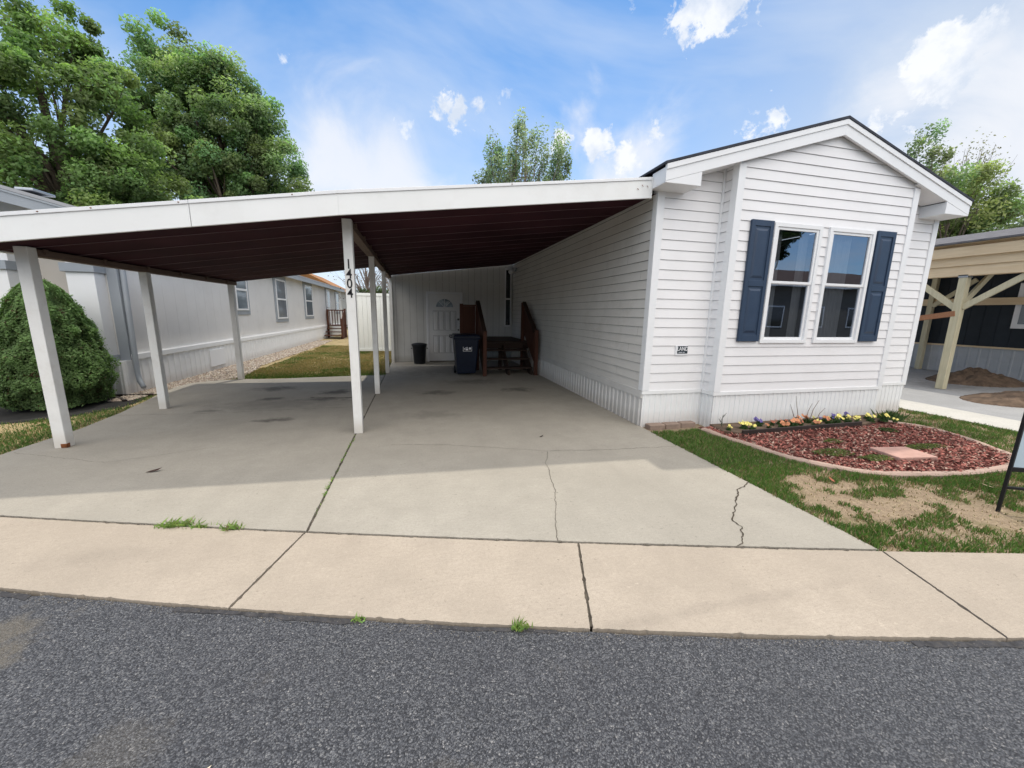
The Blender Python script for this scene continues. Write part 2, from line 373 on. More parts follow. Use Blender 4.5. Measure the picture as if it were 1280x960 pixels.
# flatten the direction on a cloud layer so that clouds shrink to the horizon
zc = math_(nt, 'MAXIMUM', math_(nt, 'ADD', sxyz.outputs[2], .12), .05)
pl = nd(nt, 'ShaderNodeCombineXYZ')
nt.links.new(math_(nt, 'DIVIDE', sxyz.outputs[0], zc), pl.inputs[0]); nt.links.new(math_(nt, 'DIVIDE', sxyz.outputs[1], zc), pl.inputs[1])
thin = noise(nt, pl.outputs[0], .75, 6, .55, .7)
veil = ramp(nt, thin, [(.42, 0), (.78, .85)])
hor = ramp(nt, sxyz.outputs[2], [(.0, .9), (.20, .72), (.34, .24), (.50, 0.0)])
col = mix(nt, 1.0, sky.outputs[0], (.86, 1.30, 1.50), 'MULTIPLY')
fr = ramp(nt, math_(nt, 'ADD', math_(nt, 'MULTIPLY', sxyz.outputs[1], 1.0), .5), [(.12, .12), (.62, 1)])
hor = math_(nt, 'MULTIPLY', hor, fr)
col = mix(nt, hor, col, tuple(K*x for x in (.84, .91, 1.0)))
rt = ramp(nt, math_(nt, 'ADD', sxyz.outputs[0], math_(nt, 'MULTIPLY', thin, .35)), [(.62, 0), (.98, .75)])
rt = math_(nt, 'MULTIPLY', rt, fr)
col = mix(nt, rt, col, tuple(K*x for x in (.66, .73, .83)))
col = mix(nt, veil, col, tuple(K*x for x in (.80, .88, .99)))
# unseen bright cloud added high behind the camera as fill light
up_ = math_(nt, 'SUBTRACT', math_(nt, 'MULTIPLY', sxyz.outputs[2], 1.0), math_(nt, 'MULTIPLY', sxyz.outputs[1], .75))
back = ramp(nt, up_, [(.72, 0), (.92, .95)])
bk = math_(nt, 'MULTIPLY', back, ramp(nt, noise(nt, pl.outputs[0], .9, 5, .6), [(.3, .45), (.5, 1)]))
col = mix(nt, bk, col, tuple(K*x for x in (2.75, 2.65, 2.56)))
# fair weather cumulus
n1 = noise(nt, D, 9, 8, .62, .2); n2 = noise(nt, D, 26, 7, .66, .3)
edge = math_(nt, 'ADD', math_(nt, 'MULTIPLY', math_(nt, 'SUBTRACT', n1, .5), .17), math_(nt, 'MULTIPLY', math_(nt, 'SUBTRACT', n2, .5), .14))
total = None
for (px_, py_, rad, sx_) in [(885, 10, .056, 1), (858, 42, .020, 1), (1184, 68, .042, 1), (1150, 96, .02, 1), (1180, 114, .010, 1), (966, 148, .036, 1), (568, 142, .024, 1), (627, 116, .014, 1),
                             (745, 178, .040, 1), (700, 172, .03, 1), (812, 170, .022, 1), (601, 132, .02, 1), (790, 15, .012, 1), (356, 75, .008, 1), (1085, 160, .022, 1), (505, 160, .012, 1), (782, 196, .03, 1)]:
    dv = raydir(px_, py_)
    vm = nd(nt, 'ShaderNodeVectorMath', operation='DISTANCE'); nt.links.new(D, vm.inputs[0]); vm.inputs[1].default_value = dv
    v = math_(nt, 'SUBTRACT', math_(nt, 'SUBTRACT', rad, vm.outputs['Value']), math_(nt, 'MULTIPLY', edge, 1 if rad > .02 else .6))
    v = math_(nt, 'MULTIPLY', v, 1/.018)
    total = v if total is None else math_(nt, 'MAXIMUM', total, v)
cm = math_(nt, 'MULTIPLY', total, 1.0, True)
soft = None
for (px_, py_, rad) in [(470, 225, .15), (400, 190, .06), (800, 215, .11), (700, 165, .07), (1250, 170, .12), (1120, 130, .06), (1240, 60, .03)]:
    vm = nd(nt, 'ShaderNodeVectorMath', operation='DISTANCE'); nt.links.new(D, vm.inputs[0]); vm.inputs[1].default_value = raydir(px_, py_)
    v = math_(nt, 'SUBTRACT', math_(nt, 'SUBTRACT', rad, vm.outputs['Value']), math_(nt, 'MULTIPLY', math_(nt, 'SUBTRACT', noise(nt, D, 5, 7, .55, .6), .5), .42))
    v = math_(nt, 'MULTIPLY', v, 1/.10)
    soft = v if soft is None else math_(nt, 'MAXIMUM', soft, v)
sm_ = nd(nt, 'ShaderNodeMapRange', interpolation_type='SMOOTHSTEP', clamp=True); nt.links.new(soft, sm_.inputs[0]); sm_.inputs[1].default_value = -.4; sm_.inputs[2].default_value = 1.1
col = mix(nt, math_(nt, 'MULTIPLY', sm_.outputs[0], .82), col, tuple(K*x for x in (.93, .95, 1.0)))
shade = ramp(nt, noise(nt, D, 14, 6, .6), [(.35, tuple(K*x for x in (.72, .80, .93))), (.55, tuple(K*x for x in (1.0, 1.02, 1.06)))])
col = mix(nt, math_(nt, 'MULTIPLY', cm, .93), col, shade)
nt.links.new(col, bg.inputs['Color']); bg.inputs['Strength'].default_value = STR; nt.links.new(bg.outputs[0], wo.inputs[0])

# ------------------------------------------------------------------ setting
def kerb(x):   # street edge
    if x < -4: return kerb(-4)-.40*(x+4)
    if x > 4: return kerb(4)-.2*(x-4)
    return 1.745-.30*x+.0126*x*x
def joint(x):
    if x < -4: return joint(-4)-.336*(x+4)
    if x > 4: return joint(4)-.24*(x-4)
    return 2.505-.288*x+.006*x*x
def sheet(name, poly, z, mat, thick=0, kind='structure', bevel=0, parent=None):
    mb = MB()
    if thick: mb.prism(poly, 'z', z-thick, z)
    else: mb.add([(p[0], p[1], z) for p in poly], [list(range(len(poly)))])
    o = mb.build(name, mat, parent, bevel)
    if not thick:
        me = o.data
        if me.polygons[0].normal.z < 0: me.flip_normals()
    if kind: o['kind'] = kind
    return o
sheet('ground', [(-400, -400), (400, -400), (400, 400), (-400, 400)], -.11, M['earth'])
xs = list(np.arange(-60, 60.1, 2.0)); xs = sorted(set([x for x in xs if abs(x) > 5]+list(np.arange(-5, 5.01, .04))))
def jag(x): return .010*(vnoise(x, 0*x, 9, 3)-.5)*2+.012*(vnoise(x, 0*x, 31, 4)-.5)
xa = np.array(xs); kj = np.array([kerb(x) for x in xs])-.012+jag(xa)
mb = MB(); n = len(xs)
mb.add([(x, y, -.010) for x, y in zip(xs, kj)]+[(x, -7.4-.3*x*(abs(x) < 8) - 2.4*(x >= 8)+2.4*(x <= -8), -.010) for x in xs], [(i, n+i, n+i+1, i+1) for i in range(n-1)])
st = mb.build('street', M['asphalt']); tag(st, kind='structure')
# tarry gap along the pavement edge
mb = MB(); w = np.array([kerb(x) for x in xs])
mb.add([(x, y+.01, -.045) for x, y in zip(xs, w)]+[(x, y-.08, -.045) for x, y in zip(xs, w)], [(i, n+i, n+i+1, i+1) for i in range(n-1)])
tag(mb.build('street_edge_gap', M['rubber']), kind='structure')
mb = MB()   # broken tar crust lying over the first centimetres of asphalt
lo = kj-.008-.020*vnoise(xa, xa*0, 3.1, 9)-.016*vnoise(xa, xa*0, 29, 19); hi = kj+.004
sel = [i for i in range(n-1) if -4.5 < xs[i] < 4.5 and vnoise(np.array([xs[i]]), np.array([0]), 2.3, 11)[0] > .52]
for i in sel: mb.add([(xs[i], lo[i], -.007), (xs[i+1], lo[i+1], -.007), (xs[i+1], hi[i+1], -.007), (xs[i], hi[i], -.007)], [(0, 1, 2, 3)])
tag(mb.build('tar_seal', paint('tar_seal', (.05, .049, .052), .8, .5, .6, (.12, .105, .085), 22, 1)), kind='structure')

def chip(poly, xlim=(-5.2, 5.2), step=.012, amp=.0025):
    """subdivide a slab outline near the viewer and nibble it inwards"""
    cx_ = sum(p[0] for p in poly)/len(poly); cy_ = sum(p[1] for p in poly)/len(poly); out = []
    for i, a in enumerate(poly):
        b = poly[(i+1) % len(poly)]; L = math.hypot(b[0]-a[0], b[1]-a[1])
        near = xlim[0] < a[0] < xlim[1] and xlim[0] < b[0] < xlim[1] and min(a[1], b[1]) < 7
        k = max(1, int(L/step)) if near else 1
        nx_, ny_ = -(b[1]-a[1])/max(L, 1e-6), (b[0]-a[0])/max(L, 1e-6)
        if nx_*(cx_-(a[0]+b[0])/2)+ny_*(cy_-(a[1]+b[1])/2) < 0: nx_, ny_ = -nx_, -ny_
        for j in range(k):
            x_, y_ = a[0]+(b[0]-a[0])*j/k, a[1]+(b[1]-a[1])*j/k
            o_ = 0
            if near:
                q_ = vnoise(np.array([x_]), np.array([y_]), 26, 77)[0]; w_ = vnoise(np.array([x_]), np.array([y_]), 5, 78)[0]
                o_ = amp*2*vnoise(np.array([x_]), np.array([y_]), 70, 79)[0]+.008*max(0, q_-.72)/.28+.002*w_
            out.append((x_+nx_*o_, y_+ny_*o_))
    return out
# pavement slabs, with real open joints
def strip(x0, x1, f0, f1, inset=.006):
    k = max(2, int((x1-x0)/.4)+1); X = np.linspace(x0, x1, k)
    return X
edges_k = [-40, -22, -14, -8, -3.4, -1.0, .81, 2.82, 6.2, 12, 20, 40]
edges_j = [-40, -22, -14.2, -8.4, -3.9, -.81, 1.04, 3.04, 6.5, 12.4, 20, 40]
mb = MB()
for a in range(len(edges_k)-1):
    k0, k1, j0, j1 = edges_k[a]+.004, edges_k[a+1]-.004, edges_j[a]+.004, edges_j[a+1]-.004
    m = 10 if abs(k0) < 9 else 4
    poly = [(k0+(k1-k0)*t/m, kerb(k0+(k1-k0)*t/m)) for t in range(m+1)]+[(j1+(j0-j1)*t/m, joint(j1+(j0-j1)*t/m)-.004) for t in range(m+1)]
    mb.prism(chip(poly), 'z', -.09, 0)
pv = mb.build('pavement', M['apron'], None, .0); tag(pv, kind='structure')
mb = MB()
lx = [(-.808-(.0 if t else 0)) for t in (0, 1)]
poly = [(x, joint(x)+.012) for x in np.linspace(-4.29, -.806, 12)]+[(-.806, 9.85), (-1.56, 9.75), (-3.2, 9.55), (-3.87, 9.6), (-4.45, 9.47), (-4.70, 9.1), (-4.59, 8.14), (-4.45, 7.5), (-4.31, 6.71), (-4.23, 5.88), (-4.27, 5.2), (-4.29, 4.4)]
mb.prism(chip(poly), 'z', -.09, 0)
poly = [(x, joint(x)+.012) for x in np.linspace(-.794, 3.04, 12)]+[(3.05, 4.7), (3.05, 12.34), (-.794, 12.34)]
mb.prism(chip(poly), 'z', -.09, 0)
tag(mb.build('driveway', M['drive'], None, .0), kind='structure')
M['jointdirt'] = paint('joint_dirt', (.105, .09, .07), .95, .5, .6, (.03, .028, .025), 22, 1)
sheet('joint_soil', [(x, joint(x)-.2) for x in np.linspace(-4.2, 3.0, 10)]+[(3.0, 12.3), (-.9, 12.3), (-.9, 9.6), (-4.2, 9.4)], -.012, M['jointdirt'])
sheet('pavement_joint_soil', [(x, kerb(x)+.03) for x in np.linspace(-14, 14, 60)]+[(x, joint(x)-.21) for x in np.linspace(14, -14, 60)], -.012, M['jointdirt'])
# cracks
def ribbon(mb, pts, w, z, seed, step=.02, amp=.012):
    rr = random.Random(seed); P = [Vector((a, b, 0)) for a, b in pts]; out = []
    for a, b in zip(P[:-1], P[1:]):
        L = (b-a).length; k = max(1, int(L/step))
        for i in range(k): out.append(a.lerp(b, i/k))
    out.append(P[-1]); q = []
    off = 0
    for i, p in enumerate(out):
        dd = (out[min(i+1, len(out)-1)]-out[max(i-1, 0)]).normalized(); nn = Vector((-dd.y, dd.x, 0))
        off = off*.86+rr.uniform(-1, 1)*amp*.62; wn_ = .6*(locals().get('wn_', 1))+.4*rr.uniform(.2, 1.6); ww = w*wn_
        q.append((p+nn*(off-ww/2), p+nn*(off+ww/2)))
    for (a, b), (c, e) in zip(q[:-1], q[1:]):
        mb.add([(a.x, a.y, z), (b.x, b.y, z), (e.x, e.y, z), (c.x, c.y, z)], [(0, 1, 2, 3)] if True else [])
def fixn(o):
    bm = bmesh.new(); bm.from_mesh(o.data); 
    for fc in bm.faces:
        if fc.normal.z < 0: fc.normal_flip()
    bm.to_mesh(o.data); bm.free(); return o
mb = MB()
ribbon(mb, [(1.41, 3.93), (1.28, 3.59), (1.18, 3.13), (1.08, 2.76), (.99, 2.47), (.92, 2.26)], .004, .004, 1)
ribbon(mb, [(3.03, 2.78), (2.8, 2.66), (2.62, 2.51), (2.43, 2.34), (2.36, 2.23), (2.34, 2.12), (2.22, 2.02), (2.1, 1.92)], .010, .004, 2, .016, .014)
ribbon(mb, [(-.33, 4.51), (.32, 4.36), (.86, 4.17), (1.41, 3.95), (1.94, 3.88), (2.54, 3.84), (3.0, 3.8)], .004, .004, 3)
ribbon(mb, [(-4.4, 6.54), (-3.8, 6.5), (-3.07, 6.44), (-2.0, 6.5), (-.82, 6.5)], .006, .004, 4, .03, .006)
ribbon(mb, [(-1.9, 7.36), (-1.18, 7.25)], .03, .004, 5)
ribbon(mb, [(-4.2, 5.0), (-3.1, 4.5), (-2.2, 4.8)], .0025, .004, 6)
tag(fixn(mb.build('driveway_cracks', paint('crack_dirt', (.07, .055, .04), .95, .5, .5, (.02, .018, .015), 18))), kind='structure')
# right side soil
lawnR = sheet('front_lawn', [(x, joint(x)-.01) for x in np.linspace(3.04, 8.4, 14)]+[(8.4, 4.9), (8.4, 24), (3.0, 24), (3.03, 4.7)], -.018, M['lawnsoil'])
sheet('side_lawn', [(-4.2, joint(-4.2)-.01), (-4.2, 9.4), (-.78, 9.8), (-.78, 34), (-30, 34), (-30, joint(-30)-.01)], -.022, M['backlawn'])
sheet('neighbour_drive_strip', [(8.4, joint(8.4)+.01), (9.3, joint(9.3)+.01), (9.4, 30), (8.4, 30)], .002, M['paleconc'], .1)
sheet('neighbour_driveway', [(9.32, joint(9.32)+.01), (16.6, joint(16.6)+.01), (16.6, 24), (9.42, 24)], -.006, M['padconc'], .1)

# ------------------------------------------------------------------ white mobile home
EXPO = .127
def siding(mb, along, const, out, u0f, u1f, z0, z1, holes=(), lap=.011, zoff=0, seams=0):
    """lap siding on plane (along axis 'x' -> y=const, or 'y' -> x=const); out=+-1 outward direction on the const axis;
    u0f/u1f functions of z giving the ends; material 0 panel, 1 lip"""
    def P(u, z, o):
        c = const+out*o
        return (u, c, z) if along == 'x' else (c, u, z)
    flip = (along == 'x' and out > 0) or (along == 'y' and out < 0)
    def quad(a, b, c, e, mi):
        mb.m = mi; mb.add([a, b, c, e], [(3, 2, 1, 0) if flip else (0, 1, 2, 3)])
    z = z0-zoff
    while z < z1-1e-4:
        c0, c1 = z, z+EXPO
        cuts = {max(c0, z0), min(c1, z1)}
        for h in holes:
            for hz in (h[2], h[3]):
                if c0 < hz < c1: cuts.add(hz)
        cuts = sorted(cuts)
        for a, b in zip(cuts[:-1], cuts[1:]):
            oa = lap*(1-(a-c0)/EXPO)+.001; ob = lap*(1-(b-c0)/EXPO)+.001
            mid = (a+b)/2
            seg = [(0., 1.)]; act = [h for h in holes if h[2] < mid < h[3]]
            U0a, U1a, U0b, U1b = u0f(a), u1f(a), u0f(b), u1f(b)
            if U1b <= U0b:
                if U1a <= U0a: continue
                c = (U0b+U1b)/2; U0b = U1b = c
            ivs = [(None, None)]
            ivs = []; cur = None
            pts = sorted([(h[0], h[1]) for h in act])
            lefta, leftb = U0a, U0b
            for h0, h1 in pts:
                ivs.append((lefta, leftb, h0, h0)); lefta = leftb = h1
            ivs.append((lefta, leftb, U1a, U1b))
            for la, lb, ra, rb in ivs:
                if ra-la < 1e-4: continue
                quad(P(la, a, oa), P(ra, a, oa), P(rb, b, ob), P(lb, b, ob), 0)
                if abs(a-c0) < 1e-6:
                    quad(P(la, a, 0), P(ra, a, 0), P(ra, a, oa), P(la, a, oa), 1)
                    quad(P(la, a-.004, -.0+.002), P(ra, a-.004, .002), P(ra, a, .0025), P(la, a, .0025), 1)
                    # dark strip painting the shadow line just under the butt edge
                    quad(P(la, a-.0030, .0035), P(ra, a-.0030, .0035), P(ra, a+.0005, .0035), P(la, a+.0005, .0035), 1)
        for _ in range(seams):
            if U1b-U0b < .5: break
            u = U0b+.2+(U1b-U0b-.4)*_r.random()
            if any(h[0]-.05 < u < h[1]+.05 and h[2]-.15 < c0 < h[3] for h in holes): continue
            quad(P(u, c0+.001, lap+.0016), P(u+.0022, c0+.001, lap+.0016), P(u+.0022, c1-.004, .0034), P(u, c1-.004, .0034), 1)
        z += EXPO
_r = random.Random(5)
def ribs(mb, along, const, out, u0, u1, z0, z1, pitch=.1, depth=.012, w=.022):
    """vertical ribbed panel"""
    k = max(1, int(round((u1-u0)/pitch))); pitch = (u1-u0)/k; prof = [(u0, 0)]
    for i in range(k):
        s = u0+i*pitch; c = s+pitch/2
        prof += [(c-w, 0), (c-w*.6, depth), (c+w*.6, depth), (c+w, 0)]
    prof.append((u1, 0)); P = lambda u, o, z: (u, const+out*o, z) if along == 'x' else (const+out*o, u, z)
    vs = [P(u, o, z0) for u, o in prof]+[P(u, o, z1) for u, o in prof]; m = len(prof)
    flip = (along == 'x' and out > 0) or (along == 'y' and out < 0)
    mb.add(vs, [((i, m+i, m+i+1, i+1) if flip else (i, i+1, m+i+1, m+i)) for i in range(m-1)])
HX0, HX1, HY, BY, BX0, BX1, SZ = 3.05, 8.08, 4.66, 4.42, 4.02, 7.15, .51
AX, AZ, SL = 5.53, 3.93, .305       # underside of the rake: apex x, z, slope
def under(x): return AZ-SL*abs(x-AX)
def xl(z): return AX-(AZ-z)/SL
def xr(z): return AX+(AZ-z)/SL
home = empty('mobile_home', (5.5, 6, 0), 'white lap sided mobile home with a gabled bay front and navy shutters', 'mobile home')
HOME_END = 24
WIN = [(4.68, 5.45), (5.63, 6.43)]; WZ0, WZ1 = 1.22, 2.78
mb = MB()
siding(mb, 'x', BY, -1, lambda z: max(BX0, xl(z-.1)), lambda z: min(BX1, xr(z-.1)), SZ, AZ+.1, [(a+.03, b-.03, WZ0+.03, WZ1-.03) for a, b in WIN])
mb.build('bay_wall', [M['siding'], M['lap_shade']], home)
for a_, b_ in ((HX0, BX0+.001), (BX1, HX1)):
    mb = MB(); siding(mb, 'x', HY, -1, lambda z: max(a_, xl(z-.05)), lambda z: min(b_, xr(z-.05)), SZ, under(BX0)+.1); mb.build('front_wall', [M['siding'], M['lap_shade']], home)
for c_, o_ in ((BX0, -1), (BX1, 1)):
    mb = MB(); siding(mb, 'y', c_, o_, lambda z: BY, lambda z: HY, SZ, under(BX0)+.03); mb.build('bay_return', [M['siding'], M['lap_shade']], home)
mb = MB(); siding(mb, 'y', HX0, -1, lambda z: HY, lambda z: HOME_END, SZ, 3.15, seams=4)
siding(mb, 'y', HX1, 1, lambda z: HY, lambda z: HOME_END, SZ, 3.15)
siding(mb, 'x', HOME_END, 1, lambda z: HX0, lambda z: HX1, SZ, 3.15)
mb.build('side_wall', [M['siding_side'], M['lap_shade_side']], home)
mb = MB()   # inner wall backing, keeps light out of the dark room (open behind the windows)
mb.box(HX0+.004, HX1-.004, HOME_END-.1, HOME_END-.02, .0, 3.1)
mb.box(HX0+.006, HX0+.05, HY+.006, HOME_END-.1, 0, 3.1); mb.box(HX1-.05, HX1-.006, HY+.006, HOME_END-.1, 0, 3.1)
for a, b in ((HX0+.05, BX0+.01), (BX1-.01, HX1-.05)): mb.box(a, b, HY+.006, HY+.05, 0, 3.12)
mb.box(BX0+.006, BX0+.05, BY+.006, HY+.1, 0, 3.3); mb.box(BX1-.05, BX1-.006, BY+.006, HY+.1, 0, 3.3)
mb.prism([(BX0+.05, WZ1), (BX1-.05, WZ1), (BX1-.05, under(BX1)+.05), (AX, AZ+.05), (BX0+.05, under(BX0)+.05)], 'y', BY+.006, BY+.05)
mb.box(BX0+.05, BX1-.05, BY+.006, BY+.05, 0, WZ0)
for a, b in ((BX0+.05, WIN[0][0]), (WIN[0][1], WIN[1][0]), (WIN[1][1], BX1-.05)): mb.box(a, b, BY+.006, BY+.05, WZ0, WZ1)
mb.build('wall_core', M['room'], home)
# skirting
mb = MB()
ribs(mb, 'x', BY-.002, -1, BX0, BX1, -.02, SZ-.035, .085, .008, .018)
ribs(mb, 'x', HY-.002, -1, HX0, BX0, -.02, SZ-.035, .085, .008, .018); ribs(mb, 'x', HY-.002, -1, BX1, HX1, -.02, SZ-.035, .085, .008, .018)
ribs(mb, 'y', BX0-.002, -1, BY, HY, -.02, SZ-.035, .085, .008, .018); ribs(mb, 'y', BX1+.002, 1, BY, HY, -.02, SZ-.035, .085, .008, .018)
for a in ((BX0-.022, BX0-.001, BY-.0009, HY-.022), (BX1+.001, BX1+.022, BY-.0009, HY-.022), (BX0-.022, BX1+.022, BY-.022, BY-.001), (HX0-.02, BX0-.023, HY-.021, HY-.001), (BX1+.023, HX1+.02, HY-.021, HY-.001)): mb.box(*a, SZ-.045, SZ+.004)
mb.build('front_skirting', M['skirt'], home)
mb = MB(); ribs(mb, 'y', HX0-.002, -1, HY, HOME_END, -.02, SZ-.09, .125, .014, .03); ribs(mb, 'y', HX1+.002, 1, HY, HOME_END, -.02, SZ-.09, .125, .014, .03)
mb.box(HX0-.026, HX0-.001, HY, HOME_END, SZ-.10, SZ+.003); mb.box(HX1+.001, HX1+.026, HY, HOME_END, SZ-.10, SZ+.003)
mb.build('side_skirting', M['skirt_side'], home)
# corner boards
def corner(x, y, sx, z1, nm='corner_board'):
    mb = MB(); w = .085; t = .022
    mb.box(x-sx*t, x+sx*w, y-t, y-.0005, SZ+.005, z1); mb.box(x-sx*t, x-sx*.0005, y-.0004, y+w, SZ+.005, z1)
    mb.build(nm, M['trim'], home, .003)
corner(HX0, HY, 1, under(HX0)+.0); corner(BX0, BY, 1, under(BX0)); corner(BX1, BY, -1, under(BX1)); corner(HX1, HY, -1, under(HX1))
for xa_, xb_ in ((BX0-.035, BX0-.002), (BX1+.002, BX1+.035)):
    mb = MB(); mb.box(xa_, xb_, HY-.03, HY-.002, SZ+.005, under(BX0)); mb.build('inner_corner_trim', M['trim'], home)
# roof
ZT = .19
roof = MB(); RY0 = 4.315
for s in (-1, 1):
    xe = AX+s*2.64
    za, ze = AZ+ZT, AZ+ZT-SL*2.64
    roof.prism([(AX, za), (xe, ze), (xe, ze+.03), (AX, za+.035)], 'y', RY0, HOME_END+.2)
rf = roof.build('roof', M['shingle'], home, .004)
mb = MB()
for s in (-1, 1):
    xe = AX+s*2.615
    mb.prism([(AX, AZ), (xe, under(xe)), (xe, under(xe)+ZT-.002), (AX, AZ+ZT-.002)], 'y', 4.335, 4.36)
    mb.prism([(AX, AZ+.125), (xe, under(xe)+.125), (xe, under(xe)+ZT-.004), (AX, AZ+ZT-.004)], 'y', 4.322, 4.3348)
mb.build('rake_board', M['trim'], home, .002)
for s in (-1, 1):     # eave boxes, soffit and eave fascia
    xe = AX+s*2.615; xi = AX+s*2.12; zb_ = under(xe)-.015; mb = MB()
    mb.prism([(xe, zb_), (xi, zb_), (xi, under(xi)-.002), (xe, under(xe)-.002)], 'y', 4.337, HY-.002)
    yend = 4.615 if s < 0 else HOME_END
    mb.box(xe, xe-s*.02, 4.362, yend, under(xe), under(xe)+ZT-.03)
    if s > 0: mb.box(xe-s*.001, xe-s*.02, HY, yend, zb_, under(xe)-.001)
    if s > 0: mb.box(xe-s*.021, AX+s*2.45, HY, HOME_END, zb_+.002, zb_+.02)
    mb.build('eave_box', M['trim'], home, .002)
for s in (-1, 1):
    mb = MB(); xa_, xb_ = AX+s*1.52, AX+s*2.11
    mb.prism([(xa_, under(xa_)+.004), (xb_, under(xb_)+.004), (xb_, under(xb_)+.02), (xa_, under(xa_)+.02)], 'y', 4.361, HY-.016)
    mb.build('soffit', M['siding'], home)
mb = MB()
for s in (-1, 1): mb.prism([(AX, AZ+.03), (AX+s*1.519, under(AX+1.519)+.03), (AX+s*1.519, under(AX+1.519)+.04), (AX, AZ+.04)], 'y', 4.361, BY-.016)
mb.build('gable_soffit', M['trim'], home)
# windows
for wi, (a, b) in enumerate(WIN):
    mb = MB(); y0, y1 = BY-.035, BY+.03; t = .045
    mb.box(a-.025, a+.028, y0, y1, WZ0-.02, WZ1+.025); mb.box(b-.028, b+.025, y0, y1, WZ0-.02, WZ1+.025)
    mb.box(a+.028, b-.028, y0, y1, WZ1-.028, WZ1+.025); mb.box(a+.028, b-.028, y0, y1, WZ0-.02, WZ0+.028)
    wn = mb.build('window', M['trim'], home, .003)
    zm = 2.03; mb = MB()
    for z0, z1, yy in ((WZ0+.029, zm+.012, BY-.008), (zm-.012, WZ1-.029, BY-.022)):
        mb.box(a+.029, a+.062, yy, yy+.028, z0, z1); mb.box(b-.062, b-.029, yy, yy+.028, z0, z1)
        mb.box(a+.0625, b-.0625, yy+.001, yy+.027, z0, z0+.034); mb.box(a+.0625, b-.0625, yy+.001, yy+.027, z1-.034, z1)
    mb.build('sash', M['trim'], wn, .002)
    for z0, z1, yy in ((WZ0+.063, zm-.022, BY+.008), (zm+.022, WZ1-.063, BY-.006)):
        mb = MB(); mb.add([(a+.06, yy, z0), (b-.06, yy, z0), (b-.06, yy, z1), (a+.06, yy, z1)], [(0, 1, 2, 3)]); mb.build('pane', M['glass'], wn)
    # sheer curtain, pleated
    for c0, c1 in (((a+.04, a+.26), (b-.20, b-.04)) if wi == 0 else ((a+.20, a+.56),)):
        mb = MB(); k = int((c1-c0)/.018); vs = []
        for i in range(k+1):
            x = c0+(c1-c0)*i/k; y = BY+.10+.014*math.sin(i*1.9)+.006*math.sin(i*.7)
            vs += [(x, y, WZ0-.05), (x+.004*math.sin(i), y+.008, WZ1)]
        mb.add(vs, [(2*i, 2*i+2, 2*i+3, 2*i+1) for i in range(k)]); mb.build('curtain', M['curtain'], wn, 0, True)
for a, b in ((4.27, 4.625), (6.475, 6.83)):
    mb = MB(); y = BY-.014
    mb.box(a, b, y-.022, y-.001, 1.225, 2.81)
    sh = mb.build('shutter', M['navy'], home, .004)
    mb = MB()
    mb.box(a, a+.055, y-.034, y-.0225, 1.225, 2.81); mb.box(b-.055, b, y-.034, y-.0225, 1.225, 2.81)
    for z0, z1 in ((1.225, 1.315), (1.965, 2.045), (2.735, 2.81)): mb.box(a+.0552, b-.0552, y-.034, y-.0225, z0, z1)
    mb.build('shutter_frame', M['navy'], sh, .003)
    for z0, z1 in ((1.345, 1.935), (2.075, 2.705)):
        mb = MB(); m_ = .03; q0, q1 = a+.075, b-.075
        mb.add([(q0, y-.0225, z0), (q1, y-.0225, z0), (q1, y-.0225, z1), (q0, y-.0225, z1), (q0+m_, y-.036, z0+m_), (q1-m_, y-.036, z0+m_), (q1-m_, y-.036, z1-m_), (q0+m_, y-.036, z1-m_)],
               [(4, 5, 6, 7), (0, 1, 5, 4), (1, 2, 6, 5), (2, 3, 7, 6), (3, 0, 4, 7)])
        mb.build('raised_panel', M['navy'], sh)
# LAND tag on the front wall
def text(body, size, mat, mwm, name, parent, ext=.0015, sx=1):
    cu = bpy.data.curves.new(name, 'FONT'); cu.body = body; cu.size = size; cu.extrude = ext; cu.align_x = 'CENTER'; cu.align_y = 'CENTER'
    cu.offset = size*.012
    tmp = bpy.data.objects.new('tmp', cu); COL.objects.link(tmp)
    dg = bpy.context.evaluated_depsgraph_get(); me = bpy.data.meshes.new_from_object(tmp.evaluated_get(dg))
    bpy.data.objects.remove(tmp); me.transform(Matrix.Diagonal((sx, 1, 1, 1))); me.transform(mwm)
    me.transform(Matrix.Translation(-OFF.get(parent.name, Vector((0, 0, 0)))))
    me.materials.clear(); me.materials.append(mat); me.name = name
    o = bpy.data.objects.new(name, me); link(o, parent); return o
FRONT = Matrix.Rotation(R(90), 4, 'X')
pl_ = MB(); pl_.box(3.50, 3.70, HY-.020, HY-.014, 1.01, 1.145); plate = pl_.build('name_plate', M['white'], home, .002)
mb = MB(); mb.box(3.53, 3.695, HY-.023, HY-.0202, 1.035, 1.14); mb.build('plate_field', paint('plate_green_black', (.03, .045, .055), .4, .3), plate)
text('LAND', .078, M['white'], Matrix.Translation((3.612, HY-.0235, 1.10)) @ FRONT, 'plate_lettering', plate, .0008, .85)
mb = MB(); mb.box(3.55, 3.61, HY-.0245, HY-.0232, 1.046, 1.058); mb.box(3.62, 3.65, HY-.0245, HY-.0232, 1.046, 1.058); mb.build('plate_line', M['midgrey'], plate)
# floodlight fixture under the carport
mb = MB(); mb.box(HX0-.05, HX0-.015, 11.9, 12.02, 2.82, 2.94); fx = mb.build('floodlight', M['galv'], home, .006)
for yy in (11.88, 12.06):
    mb = MB(); mb.tube([(HX0-.05, yy+.02, 2.9), (HX0-.1, yy, 2.88), (HX0-.16, yy-.04, 2.83), (HX0-.2, yy-.06, 2.80)], [.02, .03, .05, .065], 12); mb.build('lamp_head', M['white'], fx, 0, True)

